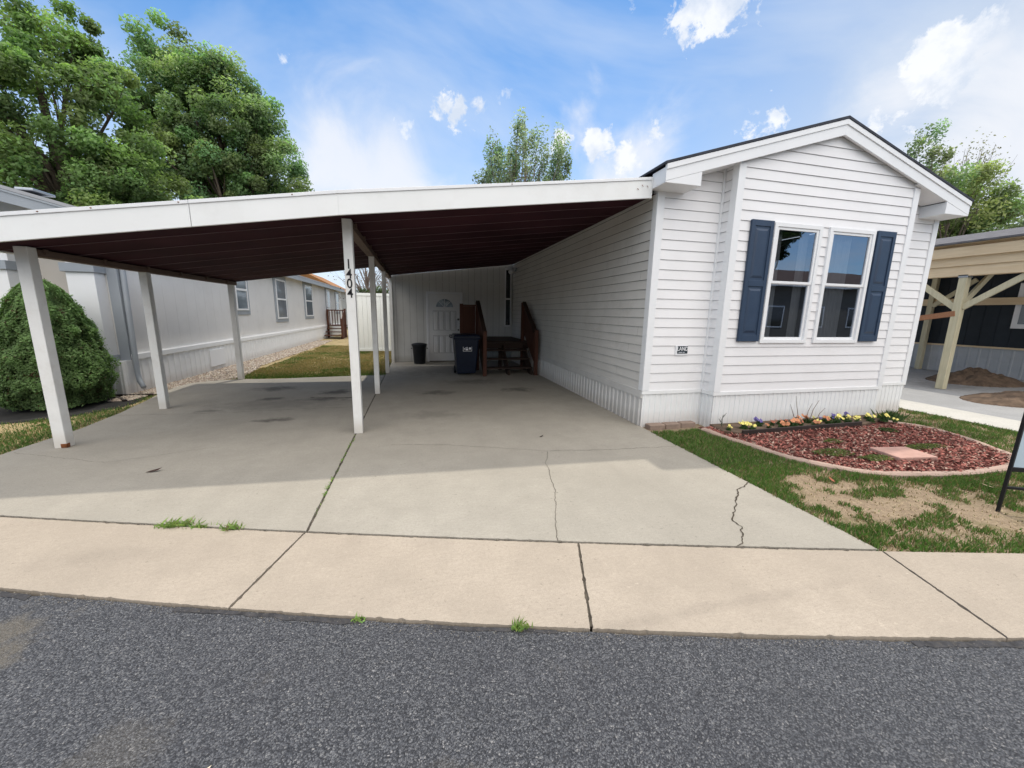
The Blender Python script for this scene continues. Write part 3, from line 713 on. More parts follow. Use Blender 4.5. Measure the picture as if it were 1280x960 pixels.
# ------------------------------------------------------------------ carport
carp = empty('carport', (-.77, 5.06, 0), 'long white carport with a dark red underside, attached to the mobile home', 'carport')
CYF, CYL, CYR = 4.60, 9.8, 12.32
def zb(x):      # underside of the deck
    if x <= -.77: return 2.115+(x+3.95)*(2.60-2.115)/3.18
    return 2.60+(x+.77)*(3.09-2.60)/3.82
# ribbed metal deck, ribs run along x
def deck(x0, x1, y0, y1, nm):
    mb = MB(); prof = []; y = y0; ph = .56
    while y < y1-.05:
        e = min(y+ph, y1)
        prof += [(y, .0), (y+.006, .0), (y+.009, .0015), (e-.009, .0015), (e-.006, .0)]; y = e
    prof.append((y1, 0)); m = len(prof)
    vs = [(x0, a, zb(x0)+b) for a, b in prof]+[(x1, a, zb(x1)+b) for a, b in prof]
    mb.add(vs, [(i, i+1, m+i+1, m+i) for i in range(m-1)])
    mb.add([(x0, y0, zb(x0)+.12), (x1, y0, zb(x1)+.12), (x1, y1, zb(x1)+.12), (x0, y1, zb(x0)+.12)], [(0, 1, 2, 3)])
    o = mb.build(nm, M['deck'], carp)
    mb = MB()
    for a, b in prof[::5][1:]:
        mb.bar((x0+.01, a, zb(x0)-.004), (x1-.01, a, zb(x1)-.004), .007, .006)
    mb.build('panel_seam', M['deckline'], o)
deck(-4.12, -.77, CYF+.03, CYL, 'roof_panel'); deck(-.77, 2.894, CYF+.03, HY+.02, 'roof_panel'); deck(-.77, 3.028, HY+.0205, CYR, 'roof_panel')
def fascia(x0, x1, y0, y1, a, b, nm='fascia', mat='fascia'):
    mb = MB()
    mb.prism([(x0, zb(x0)+a), (x1, zb(x1)+a), (x1, zb(x1)+b), (x0, zb(x0)+b)], 'y', y0, y1); return mb.build(nm, M[mat], carp, .003)
for x0, x1 in ((-4.15, -2.125), (-2.119, -.77), (-.7699, 2.895)):
    fascia(x0, x1, CYF-.0, CYF+.028, -.062, .148)
    fascia(x0, x1, CYF-.012, CYF+.03, .1485, .182, 'drip_edge', 'trim')
mb = MB(); mb.box(2.896, 2.912, CYF-.004, CYF+.03, zb(2.9)-.066, zb(2.9)+.184); mb.build('fascia_end', M['fascia'], carp, .002)
for x in (2.70, 2.76, 2.83):
    mb = MB(); mb.tube([(x, CYF-.008, zb(x)+.08+.02*math.sin(x*60)), (x+.018, CYF-.012, zb(x)+.06+.02*math.sin(x*60))], .003, 5); mb.build('bracket_stub', M['rust'], carp)
for x in (-2.9, -3.3, -1.2, 1.1, -2.2):
    mb = MB(); mb.lathe((x, CYF-.012, zb(x)+.165), [(.006, -.004), (.008, 0), (.006, .004)], 8); mb.build('screw', M['rust'], carp)
mb = MB(); mb.prism([(-4.15, zb(-4.15)-.01), (-4.12, zb(-4.12)-.01), (-4.12, zb(-4.12)+.147), (-4.15, zb(-4.15)+.147)], 'y', CYF+.0285, CYL); mb.build('side_fascia', M['fascia'], carp)
mb = MB(); mb.prism([(-4.12, zb(-4.12)-.012), (-.79, zb(-.79)-.012), (-.79, zb(-.79)+.13), (-4.12, zb(-4.12)+.13)], 'y', CYL, CYL+.02); mb.build('rear_fascia', M['beam'], carp)
mb = MB(); mb.box(-3.90, -3.80, 5.19, CYL-.005, zb(-3.85)-.085, zb(-3.85)-.012); mb.build('beam', M['beam'], carp, .004)
mb = MB(); mb.box(-.83, -.71, 5.14, CYR-.01, zb(-.77)-.095, zb(-.77)-.014); mb.build('beam', M['beam'], carp, .004)
for y in np.arange(5.27, 12.2, .81):
    for xx, hz in ((-.845, zb(-.77)), (-.695, zb(-.77)), (-3.915, zb(-3.85)), (-3.785, zb(-3.85))):
        if xx < -2 and y > 9.7: continue
        mb = MB(); mb.box(xx-.012, xx+.012, y-.018, y+.018, hz-.06, hz-.006); mb.build('bracket', M['beam'], carp)
posts = [(-3.85, 5.13, .055), (-3.85, 6.9, .05), (-3.85, 9.62, .05), (-.765, 5.08, .052), (-.765, 7.55, .045), (-.765, 10.15, .045), (-.74, 12.2, .045)]
pobj = []
for i, (x, y, h) in enumerate(posts):
    top = zb(x)-.002 if i in (0, 3) else (zb(x)-.085 if x < -2 else zb(x)-.095)
    mb = MB(); mb.box(x-h, x+h, y-h, y+h, .0, top+(.0 if i not in (0, 3) else 0))
    p = mb.build('post', M['post'], carp, .006); pobj.append(p)
    mb = MB()
    if i == 0:
        mb.box(x+.005, x+h+.003, y-h-.003, y-h*.2, .004, .05); mb.build('rust_patch', M['rust'], p, .002)
for i, dch in enumerate('1404'):
    text(dch, .155, M['blackpaint'], Matrix.Translation((-.768, 5.08-.0545, 2.085-.112*i)) @ FRONT, 'house_number', pobj[3], .002, .85)

# ------------------------------------------------------------------ shed at the end of the carport
shed = empty('storage_shed', (1.1, 12.4, 0), 'white grooved board shed closing the back of the carport', 'shed')
SY = 12.36
mb = MB(); mb.prism([(-.76, 0), (3.03, 0), (3.03, zb(3.03)-.005), (-.76, zb(-.76)-.005)], 'y', SY, SY+2.6); mb.build('wall', M['shedwall'], shed)
mb = MB()
for x in np.arange(-.6, 3.0, .2):
    if .27 < x < 1.43: mb.box(x-.004, x+.004, SY-.002, SY-.0005, 2.16, zb(x)-.03)
    else: mb.box(x-.004, x+.004, SY-.002, SY-.0005, .02, zb(x)-.03)
mb.build('board_groove', M['groove'], shed)
mb = MB(); mb.box(-.74, 3.0, SY-.012, SY-.003, 2.44, 2.475); mb.build('band_flashing', M['shedwall'], shed, .002)
mb = MB(); mb.box(-.78, -.70, SY-.022, SY-.0005, 0, 2.58); mb.box(-.785, -.7605, SY, SY+.08, 0, 2.58); mb.build('corner_board', M['trim'], shed, .003)
mb = MB()
for a in ((.29, .365, 0, 2.10), (1.335, 1.41, 0, 2.10)): mb.box(a[0], a[1], SY-.03, SY-.003, a[2], a[3])
mb.box(.29, 1.41, SY-.03, SY-.003, 2.101, 2.17); mb.build('door_frame', M['trim'], shed, .003)
mb = MB(); mb.box(.37, 1.33, SY-.018, SY-.003, .02, 2.095); dr = mb.build('door', M['doorpaint'], shed, .002)
def raised(x0, x1, y, z0, z1, par, mat, m_=.022, hgt=.008, nm='door_panel'):
    mb = MB(); 
    mb.add([(x0, y, z0), (x1, y, z0), (x1, y, z1), (x0, y, z1), (x0+m_*.4, y+.006, z0+m_*.4), (x1-m_*.4, y+.006, z0+m_*.4), (x1-m_*.4, y+.006, z1-m_*.4), (x0+m_*.4, y+.006, z1-m_*.4),
            (x0+m_, y-hgt, z0+m_), (x1-m_, y-hgt, z0+m_), (x1-m_, y-hgt, z1-m_), (x0+m_, y-hgt, z1-m_)],
           [(8, 9, 10, 11), (0, 1, 5, 4), (1, 2, 6, 5), (2, 3, 7, 6), (3, 0, 4, 7), (4, 5, 9, 8), (5, 6, 10, 9), (6, 7, 11, 10), (7, 4, 8, 11)])
    return mb.build(nm, mat, par)
for x0 in (.50, .68, .87, 1.05):
    x1 = x0+.145
    for z0_, z1_ in ((1.0, 1.58), (.28, .82)):
        mb = MB()
        for a_ in ((x0-.012, x0-.004, z0_-.012, z1_+.012), (x1+.004, x1+.012, z0_-.012, z1_+.012), (x0-.0039, x1+.0039, z0_-.012, z0_-.004), (x0-.0039, x1+.0039, z1_+.004, z1_+.012)): mb.box(a_[0], a_[1], SY-.0195, SY-.0182, a_[2], a_[3])
        mb.build('panel_edge_shade', M['groove'], dr)  # darker frames paint the groove shade around each raised panel
    raised(x0, x1, SY-.0185, 1.0, 1.58, dr, M['doorpaint']); raised(x0, x1, SY-.0185, .28, .82, dr, M['doorpaint'])
mb = MB(); k = 14; vs = [(.85, SY-.022, 1.70)]+[(.85+.27*math.cos(math.pi*i/k), SY-.022, 1.70+.26*math.sin(math.pi*i/k)) for i in range(k+1)]
mb.add(vs, [tuple([0]+list(range(1, k+2)))]); fw = mb.build('fan_window', paint('fanlight_glass', (.30, .36, .40), .12, .5, .9, (.75, .8, .82), 2.5, 0, spec=.7), dr)
if fw.data.polygons[0].normal.y > 0: fw.data.flip_normals()
mb = MB()
for i in range(k):
    a0, a1 = math.pi*i/k, math.pi*(i+1)/k
    mb.bar((.85+.275*math.cos(a0), SY-.025, 1.70+.265*math.sin(a0)), (.85+.275*math.cos(a1), SY-.025, 1.70+.265*math.sin(a1)), .02, .02, (0, 1, 0))
mb.bar((.57, SY-.025, 1.695), (1.13, SY-.025, 1.695), .02, .022)
for an in (45, 90, 135): mb.bar((.85, SY-.025, 1.70), (.85+.27*math.cos(R(an)), SY-.025, 1.70+.26*math.sin(R(an))), .012, .012, (0, 1, 0))
mb.build('fan_frame', M['doorpaint'], fw)
for z, rr in ((1.33, .032), (1.0, .026), (.86, .034)):
    mb = MB(); mb.tube([(1.27, SY-.02, z), (1.27, SY-.05, z), (1.27, SY-.075, z)], [rr, rr*.6, rr], 12); mb.build('door_knob', M['brass'], dr, 0, True)
mb = MB(); mb.box(.35, 1.35, SY-.05, SY-.003, 0, .019); mb.build('threshold', M['darkwood'], shed)
# narrow window beside the house corner
mb = MB(); mb.box(2.78, 2.98, SY-.025, SY-.001, 1.12, 2.96); nw = mb.build('narrow_window', M['trim'], shed, .003)
for z0, z1 in ((1.17, 1.98), (2.03, 2.90)):
    mb = MB(); mb.box(2.81, 2.95, SY-.029, SY-.0255, z0, z1); mb.build('pane', M['darkglass'], nw)

# ------------------------------------------------------------------ stairs
stairs = empty('wooden_stairs', (2.2, 9.3, 0), 'dark red brown wooden porch stairs with solid side railings under the carport', 'stairs')
L0, L1 = 1.60, 2.88
def post4(x, y, z1, w=.09, nm='newel_post'):
    mb = MB(); mb.box(x-w/2, x+w/2, y-w/2, y+w/2, 0, z1); return mb.build(nm, M['stairwood'], stairs, .005)
post4(L0-.0, 9.28, 1.12); post4(L1+.03, 9.25, 1.15); post4(L0-.02, 10.35, 1.83); post4(L1-.03, 10.35, 1.85); post4(1.16, 10.42, 1.78)
for i in range(3):
    z = .2*(i+1); y = 9.32+i*.28
    mb = MB(); mb.box(L0+.05, L1-.02, y, y+.26, z-.04, z); mb.build('tread', M['darkwood'], stairs, .004)
mb = MB(); mb.box(1.42, 3.0, 10.17, 12.33, .76, .80); mb.build('landing', M['darkwood'], stairs, .004)
mb = MB(); mb.box(1.44, 2.98, 10.18, 10.22, .60, .755); mb.build('rim_joist', M['darkwood'], stairs, .003)
for x in (L0+.03, 2.24, L1-.04):
    mb = MB(); mb.prism([(9.34, 0), (9.6, 0), (10.17, .42), (10.17, .72), (10.1, .72), (9.34, .12)], 'x', x-.02, x+.02); mb.build('stringer', M['darkwood'], stairs)
for x in (1.5, 2.2, 2.9):
    mb = MB(); mb.box(x-.045, x+.045, 10.23, 10.32, 0, .6); mb.build('leg', M['darkwood'], stairs, .004)
for x in (L0-.01, L1+.0):
    mb = MB(); 
    mb.prism([(9.33, .35), (10.31, 1.02), (10.31, 1.74), (9.33, 1.04)], 'x', x-.012, x+.012); mb.build('side_panel', M['stairwood'], stairs, .003)
    mb = MB(); mb.bar((x, 9.24, 1.10), (x, 10.36, 1.86), .1, .035); mb.build('handrail', M['darkwood'], stairs, .004)
mb = MB(); mb.box(1.2, L0-.07, 10.40, 10.425, .95, 1.72); mb.build('guard_panel', M['stairwood'], stairs, .003)
mb = MB(); mb.box(1.12, L0+.02, 10.36, 10.46, 1.722, 1.76); mb.build('guard_rail', M['stairwood'], stairs, .004)

# ------------------------------------------------------------------ bins
cart = empty('wheeled_bin', (1.14, 9.6, 0), 'tall dark blue wheeled rubbish bin with a white sticker beside the stairs', 'bin')
def taper(mb, cx, cy, z0, w0, d0, z1, w1, d1):
    vs = []
    for z, w, d_ in ((z0, w0, d0), (z1, w1, d1)):
        for sx, sy_ in ((-1, -1), (1, -1), (1, 1), (-1, 1)): vs.append((cx+sx*w/2, cy+sy_*d_/2, z))
    return mb.add(vs, [(0, 3, 2, 1), (4, 5, 6, 7), (0, 1, 5, 4), (1, 2, 6, 5), (2, 3, 7, 6), (3, 0, 4, 7)])
mb = MB(); taper(mb, 1.17, 9.66, .05, .46, .50, .94, .60, .66); mb.build('body', M['blue_plastic'], cart, .03)
mb = MB(); taper(mb, 1.17, 9.66, .90, .645, .70, .96, .66, .72); mb.build('rim', M['blue_plastic'], cart, .012)
mb = MB(); taper(mb, 1.17, 9.66, .962, .67, .74, 1.02, .60, .66); mb.build('lid', M['blue_plastic'], cart, .02)
mb = MB(); mb.tube([(.88, 9.98, .90), (.80, 10.03, .93), (.80, 10.03, .97), (1.5, 10.03, .97), (1.5, 10.03, .93)], .015, 8); mb.build('handle', M['black_plastic'], cart)
for x in (.93, 1.41):
    mb = MB(); mb.tube([(x-.03, 9.92, .1), (x+.03, 9.92, .1)], .1, 20); wh = mb.build('wheel', M['black_plastic'], cart, .006)
mb = MB(); mb.box(1.07, 1.30, 9.353, 9.358, .61, .80)
stk = mb.build('sticker', M['blackpaint'], cart)
mb = MB()
for a in ((1.075, 1.295, .785, .795), (1.075, 1.295, .615, .625), (1.075, 1.085, .626, .784), (1.285, 1.295, .626, .784)): mb.box(a[0], a[1], 9.349, 9.3525, a[2], a[3])
for a in ((1.10, 1.15, .73, .765), (1.16, 1.19, .70, .72), (1.20, 1.27, .745, .77), (1.10, 1.13, .66, .69), (1.14, 1.20, .64, .685), (1.22, 1.27, .66, .71), (1.13, 1.17, .70, .71)): mb.box(a[0], a[1], 9.349, 9.3525, a[2], a[3])
mb.build('sticker_print', M['white'], stk)
tr = empty('rubbish_bin', (.05, 11.85, 0), 'small round black rubbish bin with a flat lid left of the shed door', 'bin')
mb = MB(); mb.lathe((.05, 11.9, 0), [(.165, 0), (.17, .02), (.205, .50), (.215, .52), (.215, .555), (.2, .56)], 28); mb.build('body', M['black_plastic'], tr, 0, True)
mb = MB(); mb.lathe((.05, 11.9, 0), [(.228, .545), (.232, .575), (.215, .60), (.1, .625), (.04, .632), (0.005, .633)], 28); mb.build('lid', M['black_plastic'], tr, 0, True)
for s in (-1, 1):
    mb = MB(); mb.tube([(.05+s*.21, 11.87, .47), (.05+s*.245, 11.87, .46), (.05+s*.245, 11.93, .46), (.05+s*.21, 11.93, .47)], .01, 6); mb.build('handle', M['black_plastic'], tr)

# ------------------------------------------------------------------ left neighbour's home
nb = empty('neighbour_home', (-7.5, 12, 0), 'long grey mobile home with grey trimmed windows and white skirting, left of the carport', 'mobile home')
NX, NY, NE = -5.05, 8.32, 29.0; NL = -10.3; NZ = 2.98
mb = MB(); mb.box(NL, NX, NY, NE, .6, NZ); 
apx = (NL+NX)/2; NS = .27
mb.prism([(NL, NZ), (NX, NZ), (apx, NZ+NS*(NX-apx))], 'y', NY, NE); mb.build('wall', M['greywall'], nb)
mb = MB()
for y in np.arange(NY+.4, NE, .4): mb.box(NX+.0005, NX+.0015, y-.003, y+.003, .70, NZ)
mb.build('panel_batten', M['greywall'], nb)
mb = MB(); ribs(mb, 'y', NX+.02, 1, NY-.25, NE, -.03, .60, .2, .012, .05); mb.box(NX-.1, NX+.0195, NY-.2, NE, -.02, .6); mb.build('skirting', M['skirt'], nb)
mb = MB(); mb.box(NX+.001, NX+.045, NY-.0, NE, .60, .70); mb.build('skirt_trim', M['trim'], nb, .003)
mb = MB(); mb.box(NX+.034, NX+.045, 10.95, 11.7, .1, .52); mb.build('access_panel', M['trim'], nb, .004)
mb = MB(); ribs(mb, 'x', NY-.27, -1, NX-.62, NX+.02, -.03, .60, .1, .012, .022); mb.box(NX-.62, NX+.018, NY-.268, NY-.02, 0, .598); mb.build('front_skirting', M['skirt'], nb)
mb = MB(); mb.box(NL, NX-.63, NY-.05, NY-.002, 0, .6); mb.build('front_skirting', M['skirt'], nb)
# pilasters with grey caps
for x0, x1 in ((-5.60, -5.22), (-6.75, -6.35)):
    mb = MB(); mb.box(x0, x1, NY-.24, NY-.002, .70, 2.10); p = mb.build('pilaster', M['trim'], nb, .004)
    mb = MB(); mb.box(x0-.04, x1+.04, NY-.29, NY-.001, 2.1, 2.24); mb.build('pilaster_cap', M['metalgrey'], p, .006)
    mb = MB(); mb.box(x0-.03, x1+.03, NY-.28, NY-.001, .60, .70); mb.build('pilaster_base', M['metalgrey'], p, .006)
    mb = MB(); mb.box(x0-.01, x1+.01, NY-.2, NY-.002, 2.2405, 2.98); mb.build('pilaster_top', M['trim'], p, .004)
mb = MB(); mb.box(-6.34, -5.61, NY-.012, NY-.001, .6, 2.97); mb.build('beige_panel', M['beigewall'], nb)
mb = MB(); mb.box(NX-.13, NX+.02, NY-.03, NY-.0005, .60, NZ); mb.box(NX+.0005, NX+.02, NY, NY+.10, .6, NZ); mb.build('corner_board', M['metalgrey'], nb, .003)
mb = MB(); mb.tube([(NX+.09, NY+.12, NZ), (NX+.07, NY+.05, 2.7), (NX+.07, NY+.0, .35), (NX+.10, NY-.02, .2), (NX+.2, NY-.12, .12)], .042, 8); mb.build('downspout', M['metalgrey'], nb, 0, True)
mb = MB()
for s, xe in ((1, NX+.28), (-1, NL-.28)):
    zr = NZ+NS*(NX-apx)+.02; ze = zr-NS*abs(xe-apx)
    mb.prism([(apx, zr), (xe, ze), (xe, ze+.05), (apx, zr+.05)], 'y', NY-.75, NE+.2)
mb.build('roof', paint('pale_grey_roof', (.35, .36, .38), .6, .08), nb)
mb = MB()
for s, xe in ((1, NX+.26), (-1, NL-.26)):
    zr = NZ+NS*(NX-apx)+.015; ze = zr-NS*abs(xe-apx)
    mb.prism([(apx, zr-.22), (xe, ze-.16), (xe, ze), (apx, zr)], 'y', NY-.74, NY-.715)
    mb.prism([(apx, zr-.03), (xe, ze-.03), (xe, ze-.002), (apx, zr-.002)], 'y', NY-.755, NY-.7405)
    mb.box(xe-.015, xe+.015, NY-.71, NE, ze-.16, ze-.003)
mb.build('rake_board', M['metalgrey'], nb)
mb = MB(); mb.box(NX+.002, NX+.24, NY-.7, NE, NZ-.07, NZ-.055); mb.build('soffit', M['trim'], nb)
mb = MB(); mb.prism([(-8.0, 3.68), (-7.4, 3.75), (-7.4, 3.79), (-8.0, 3.72)], 'y', NY-.2, NY+.5); 
mb = MB(); mb.box(-5.95, -5.72, 7.95, 8.35, 3.29, 3.33); mb.build('roof_hatch', M['galv'], nb, .01)
for (y0, y1, z0, z1) in ((12.75, 13.55, 1.5, 2.7), (16.1, 17.2, 1.2, 2.65), (19.95, 21.2, 1.25, 2.68), (27.0, 28.0, 1.45, 2.6)):
    mb = MB(); mb.box(NX+.001, NX+.03, y0-.14, y1+.14, z0-.13, z1+.13); wn = mb.build('window', M['metalgrey'], nb, .006)
    mb = MB(); 
    for a in ((y0, y0+.05, z0, z1), (y1-.05, y1, z0, z1), (y0+.0505, y1-.0505, z0, z0+.05), (y0+.0505, y1-.0505, z1-.05, z1), (y0+.0505, y1-.0505, (z0+z1)/2-.03, (z0+z1)/2+.03)): mb.box(NX+.031, NX+.055, *a)
    mb.build('sash', M['trim'], wn)
    mb = MB(); mb.box(NX+.0305, NX+.04, y0+.05, y1-.05, z0+.05, z1-.05); mb.build('pane', M['bluegrayglass'], wn)
mb = MB(); mb.box(NX+.001, NX+.04, 24.2, 25.3, .72, 2.85); mb.build('door_frame', M['metalgrey'], nb, .01)
mb = MB(); mb.box(NX+.041, NX+.06, 24.3, 25.2, .76, 2.78); nd_ = mb.build('door', M['trim'], nb, .004)
mb = MB(); mb.box(NX+.061, NX+.066, 24.45, 25.05, 1.7, 2.6); mb.build('door_glass', M['bluegrayglass'], nd_)
mb = MB(); mb.tube([(NX+.06, 24.38, 1.7), (NX+.1, 24.38, 1.7)], .03, 8); mb.build('handle', M['brass'], nd_)
# small wooden steps at that door
ws = empty('entry_steps', (-4.4, 23.5, 0), 'small red brown wooden entry steps with railing at the grey home far door', 'steps')
mb = MB(); mb.box(-4.98, -4.0, 24.0, 25.4, .66, .70); mb.build('landing', M['stairwood'], ws)
for i in range(3):
    mb = MB(); mb.box(-4.96, -4.1, 22.9+i*.36, 23.26+i*.36, .16+i*.17, .2+i*.17); mb.build('tread', M['stairwood'], ws)
mb = MB(); mb.prism([(22.9, 0), (24, 0), (24, .66), (22.9, .12)], 'x', -4.1, -4.05); mb.build('stringer', M['stairwood'], ws)
for x, y, z in ((-4.03, 22.95, 1.1), (-4.03, 24.05, 1.65), (-4.95, 24.05, 1.6), (-4.03, 25.35, 1.65)):
    mb = MB(); mb.box(x-.05, x+.05, y-.05, y+.05, 0, z); mb.build('post', M['stairwood'], ws)
mb = MB(); mb.prism([(22.98, .35), (24.0, .9), (24.0, 1.62), (22.98, 1.06)], 'x', -4.05, -4.02); mb.build('side_panel', M['stairwood'], ws)
mb = MB(); mb.box(-4.9, -4.08, 24.02, 24.07, 1.52, 1.58); mb.build('rail', M['stairwood'], ws)
for x in np.arange(-4.85, -4.1, .14):
    mb = MB(); mb.box(x-.02, x+.02, 24.03, 24.06, .7, 1.52); mb.build('baluster', M['stairwood'], ws)

# ------------------------------------------------------------------ fence behind the lawn
fe = empty('vinyl_fence', (-1.5, 15.5, 0), 'tall white solid vinyl privacy fence between the lawn and the shed', 'fence')
mb = MB(); FX0, FX1 = -2.45, -.6
for x in np.arange(FX0, FX1, .16): mb.box(x+.002, x+.157, 15.5, 15.53, .06, 2.12)
mb.build('board_panel', M['fence'], fe, .004)
for z in (.06, 2.12):
    mb = MB(); mb.box(FX0, FX1, 15.475, 15.555, z-.02, z+.08); mb.build('rail', M['fence'], fe, .005)
for x in (FX0, FX1):
    mb = MB(); mb.box(x-.065, x+.065, 15.45, 15.58, 0, 2.26); mb.build('post', M['fence'], fe, .006)
mb = MB(); mb.box(-1.52, -1.50, 15.47, 15.498, .1, 2.1); mb.build('gate_seam', M['groove'], fe)

# ------------------------------------------------------------------ right neighbour: timber carport and dark home
tc = empty('timber_carport', (11.8, 6.1, 0), 'unfinished carport of fresh lumber with shingle roof, right of the white home', 'carport')
YA, YB = 3.6, 10.2
def tpost(x, y, z1, w=.14):
    mb = MB(); mb.box(x-w/2, x+w/2, y-w/2, y+w/2, .0, z1); return mb.build('post', M['greenlumber'], tc, .006)
tpost(11.8, 6.1, 2.53); tpost(15.85, 8.85, 2.9, .13); tpost(11.8, 3.75, 2.53); tpost(11.8, 9.9, 2.53)
for x0, x1, z0, z1, m_ in ((11.72, 11.88, 2.535, 2.75, 'lumber'), (11.69, 11.90, 2.752, 2.975, 'lumber')):
    mb = MB(); mb.box(x0, x1, YA, YB, z0, z1); mb.build('beam', M[m_], tc, .004)
mb = MB(); mb.box(11.62, 11.67, YA-.1, YB+.1, 2.94, 3.15); mb.build('fascia_board', M['lumber'], tc, .004)
mb = MB(); mb.box(15.86, 15.9, 3.4, YB, 2.02, 2.22); mb.build('ledger', M['lumber'], tc, .004)
mb = MB(); mb.box(15.78, 15.9, 3.4, YB, 2.86, 3.0); mb.build('beam', M['lumber'], tc, .004)
for (a, b, m_) in (((11.8, 6.04, 1.85), (11.8, 5.05, 2.60), 'greenlumber'), ((11.8, 6.16, 1.85), (11.8, 7.1, 2.60), 'greenlumber'), ((11.86, 6.1, 1.9), (12.75, 6.1, 2.75), 'greenlumber'),
                   ((15.8, 8.78, 2.0), (15.8, 7.9, 2.75), 'greenlumber'), ((11.74, 6.1, 1.72), (12.4, 9.6, 1.15), 'redlumber')):
    mb = MB(); mb.bar(a, b, .05, .12); mb.build('brace', M[m_], tc, .004)
mb = MB(); mb.box(11.72, 11.88, 6.02, 6.18, 2.50, 2.56); mb.build('post_bracket', M['galv'], tc)
for y in np.arange(YA+.2, YB, .61):
    mb = MB(); mb.bar((11.7, y, 3.05), (13.8, y, 3.60), .04, .12); mb.bar((13.8, y, 3.60), (15.9, y, 3.05), .04, .12); mb.build('rafter', M['lumber'], tc)
mb = MB()
for s in (1, -1): mb.prism([(13.8, 3.70), (13.8-s*2.25, 3.22), (13.8-s*2.25, 3.26), (13.8, 3.745)], 'y', YA-.15, YB+.15)
mb.build('roof', M['roofgrey'], tc)
mb = MB()
for s in (1, -1): mb.prism([(13.8, 3.675), (13.8-s*2.2, 3.205), (13.8-s*2.2, 3.218), (13.8, 3.698)], 'y', YA-.12, YB+.12)
mb.build('roof_sheathing', M['lumber'], tc)
dh = empty('dark_home', (18, 8, 0), 'dark blue grey home with white trimmed window behind the timber carport', 'house')
mb = MB(); mb.box(16.0, 20.5, 2.4, 15, .82, 3.2); mb.build('wall', M['darkwall'], dh)
mb = MB()
for y in np.arange(2.6, 15, .3): mb.box(15.99, 15.9995, y-.012, y+.012, .86, 3.15)
mb.build('panel_batten', M['darkwall'], dh)
mb = MB(); ribs(mb, 'y', 15.99, -1, 2.4, 15, 0, .80, .22, .01, .03); mb.box(16, 20.5, 2.41, 14.99, 0, .8); mb.build('skirting', M['greyskirt'], dh)
mb = MB(); mb.box(15.95, 15.9895, 2.4, 15, .80, .85); mb.build('skirt_trim', M['lumber'], dh)
mb = MB(); mb.box(15.95, 15.99, 6.0, 7.1, 1.38, 2.6); wn = mb.build('window', M['white'], dh, .005)
mb = MB(); mb.box(15.94, 15.9495, 6.1, 6.98, 1.5, 2.5); mb.build('pane', M['bluegrayglass'], wn)
mb = MB()
for s in (1, -1): mb.prism([(18.25, 4.0), (18.25-s*2.5, 3.2), (18.25-s*2.5, 3.26), (18.25, 4.07)], 'y', 2.2, 15.2)
mb.build('roof', M['roofgrey'], dh)
def pile(name, cx, cy, rx, ry, h, label):
    n_ = 44; g = np.linspace(-1, 1, n_); X, Y_ = np.meshgrid(g, g)
    rr = np.sqrt(X**2+Y_**2); Z = h*np.clip(1-rr**1.3, 0, 1)*(.55+.9*fbm(X*3+cx, Y_*3+cy, 1.2, 5))+.05*h*(vnoise(X, Y_, 14, 8)-.5)
    Z = np.where(rr > .97, -.02, Z)
    V = [(cx+rx*a, cy+ry*b, z) for a, b, z in zip(X.ravel(), Y_.ravel(), Z.ravel())]
    mb = MB(); mb.add(V, [(i*n_+j, i*n_+j+1, (i+1)*n_+j+1, (i+1)*n_+j) for i in range(n_-1) for j in range(n_-1)])
    return tag(mb.build(name, M['dirtpile']), label, 'dirt pile', 'piles of soil on the neighbour driveway')
pile('dirt_pile', 14.2, 6.7, 1.2, .8, .34, 'taller dark soil pile against the skirting of the dark home')
pile('dirt_pile', 11.5, 4.85, 1.0, .6, .19, 'lower wide soil pile nearest the timber carport post')
pile('dirt_pile', 10.9, 6.9, .6, .5, .10, 'thin scatter of soil at the corner of the white home')

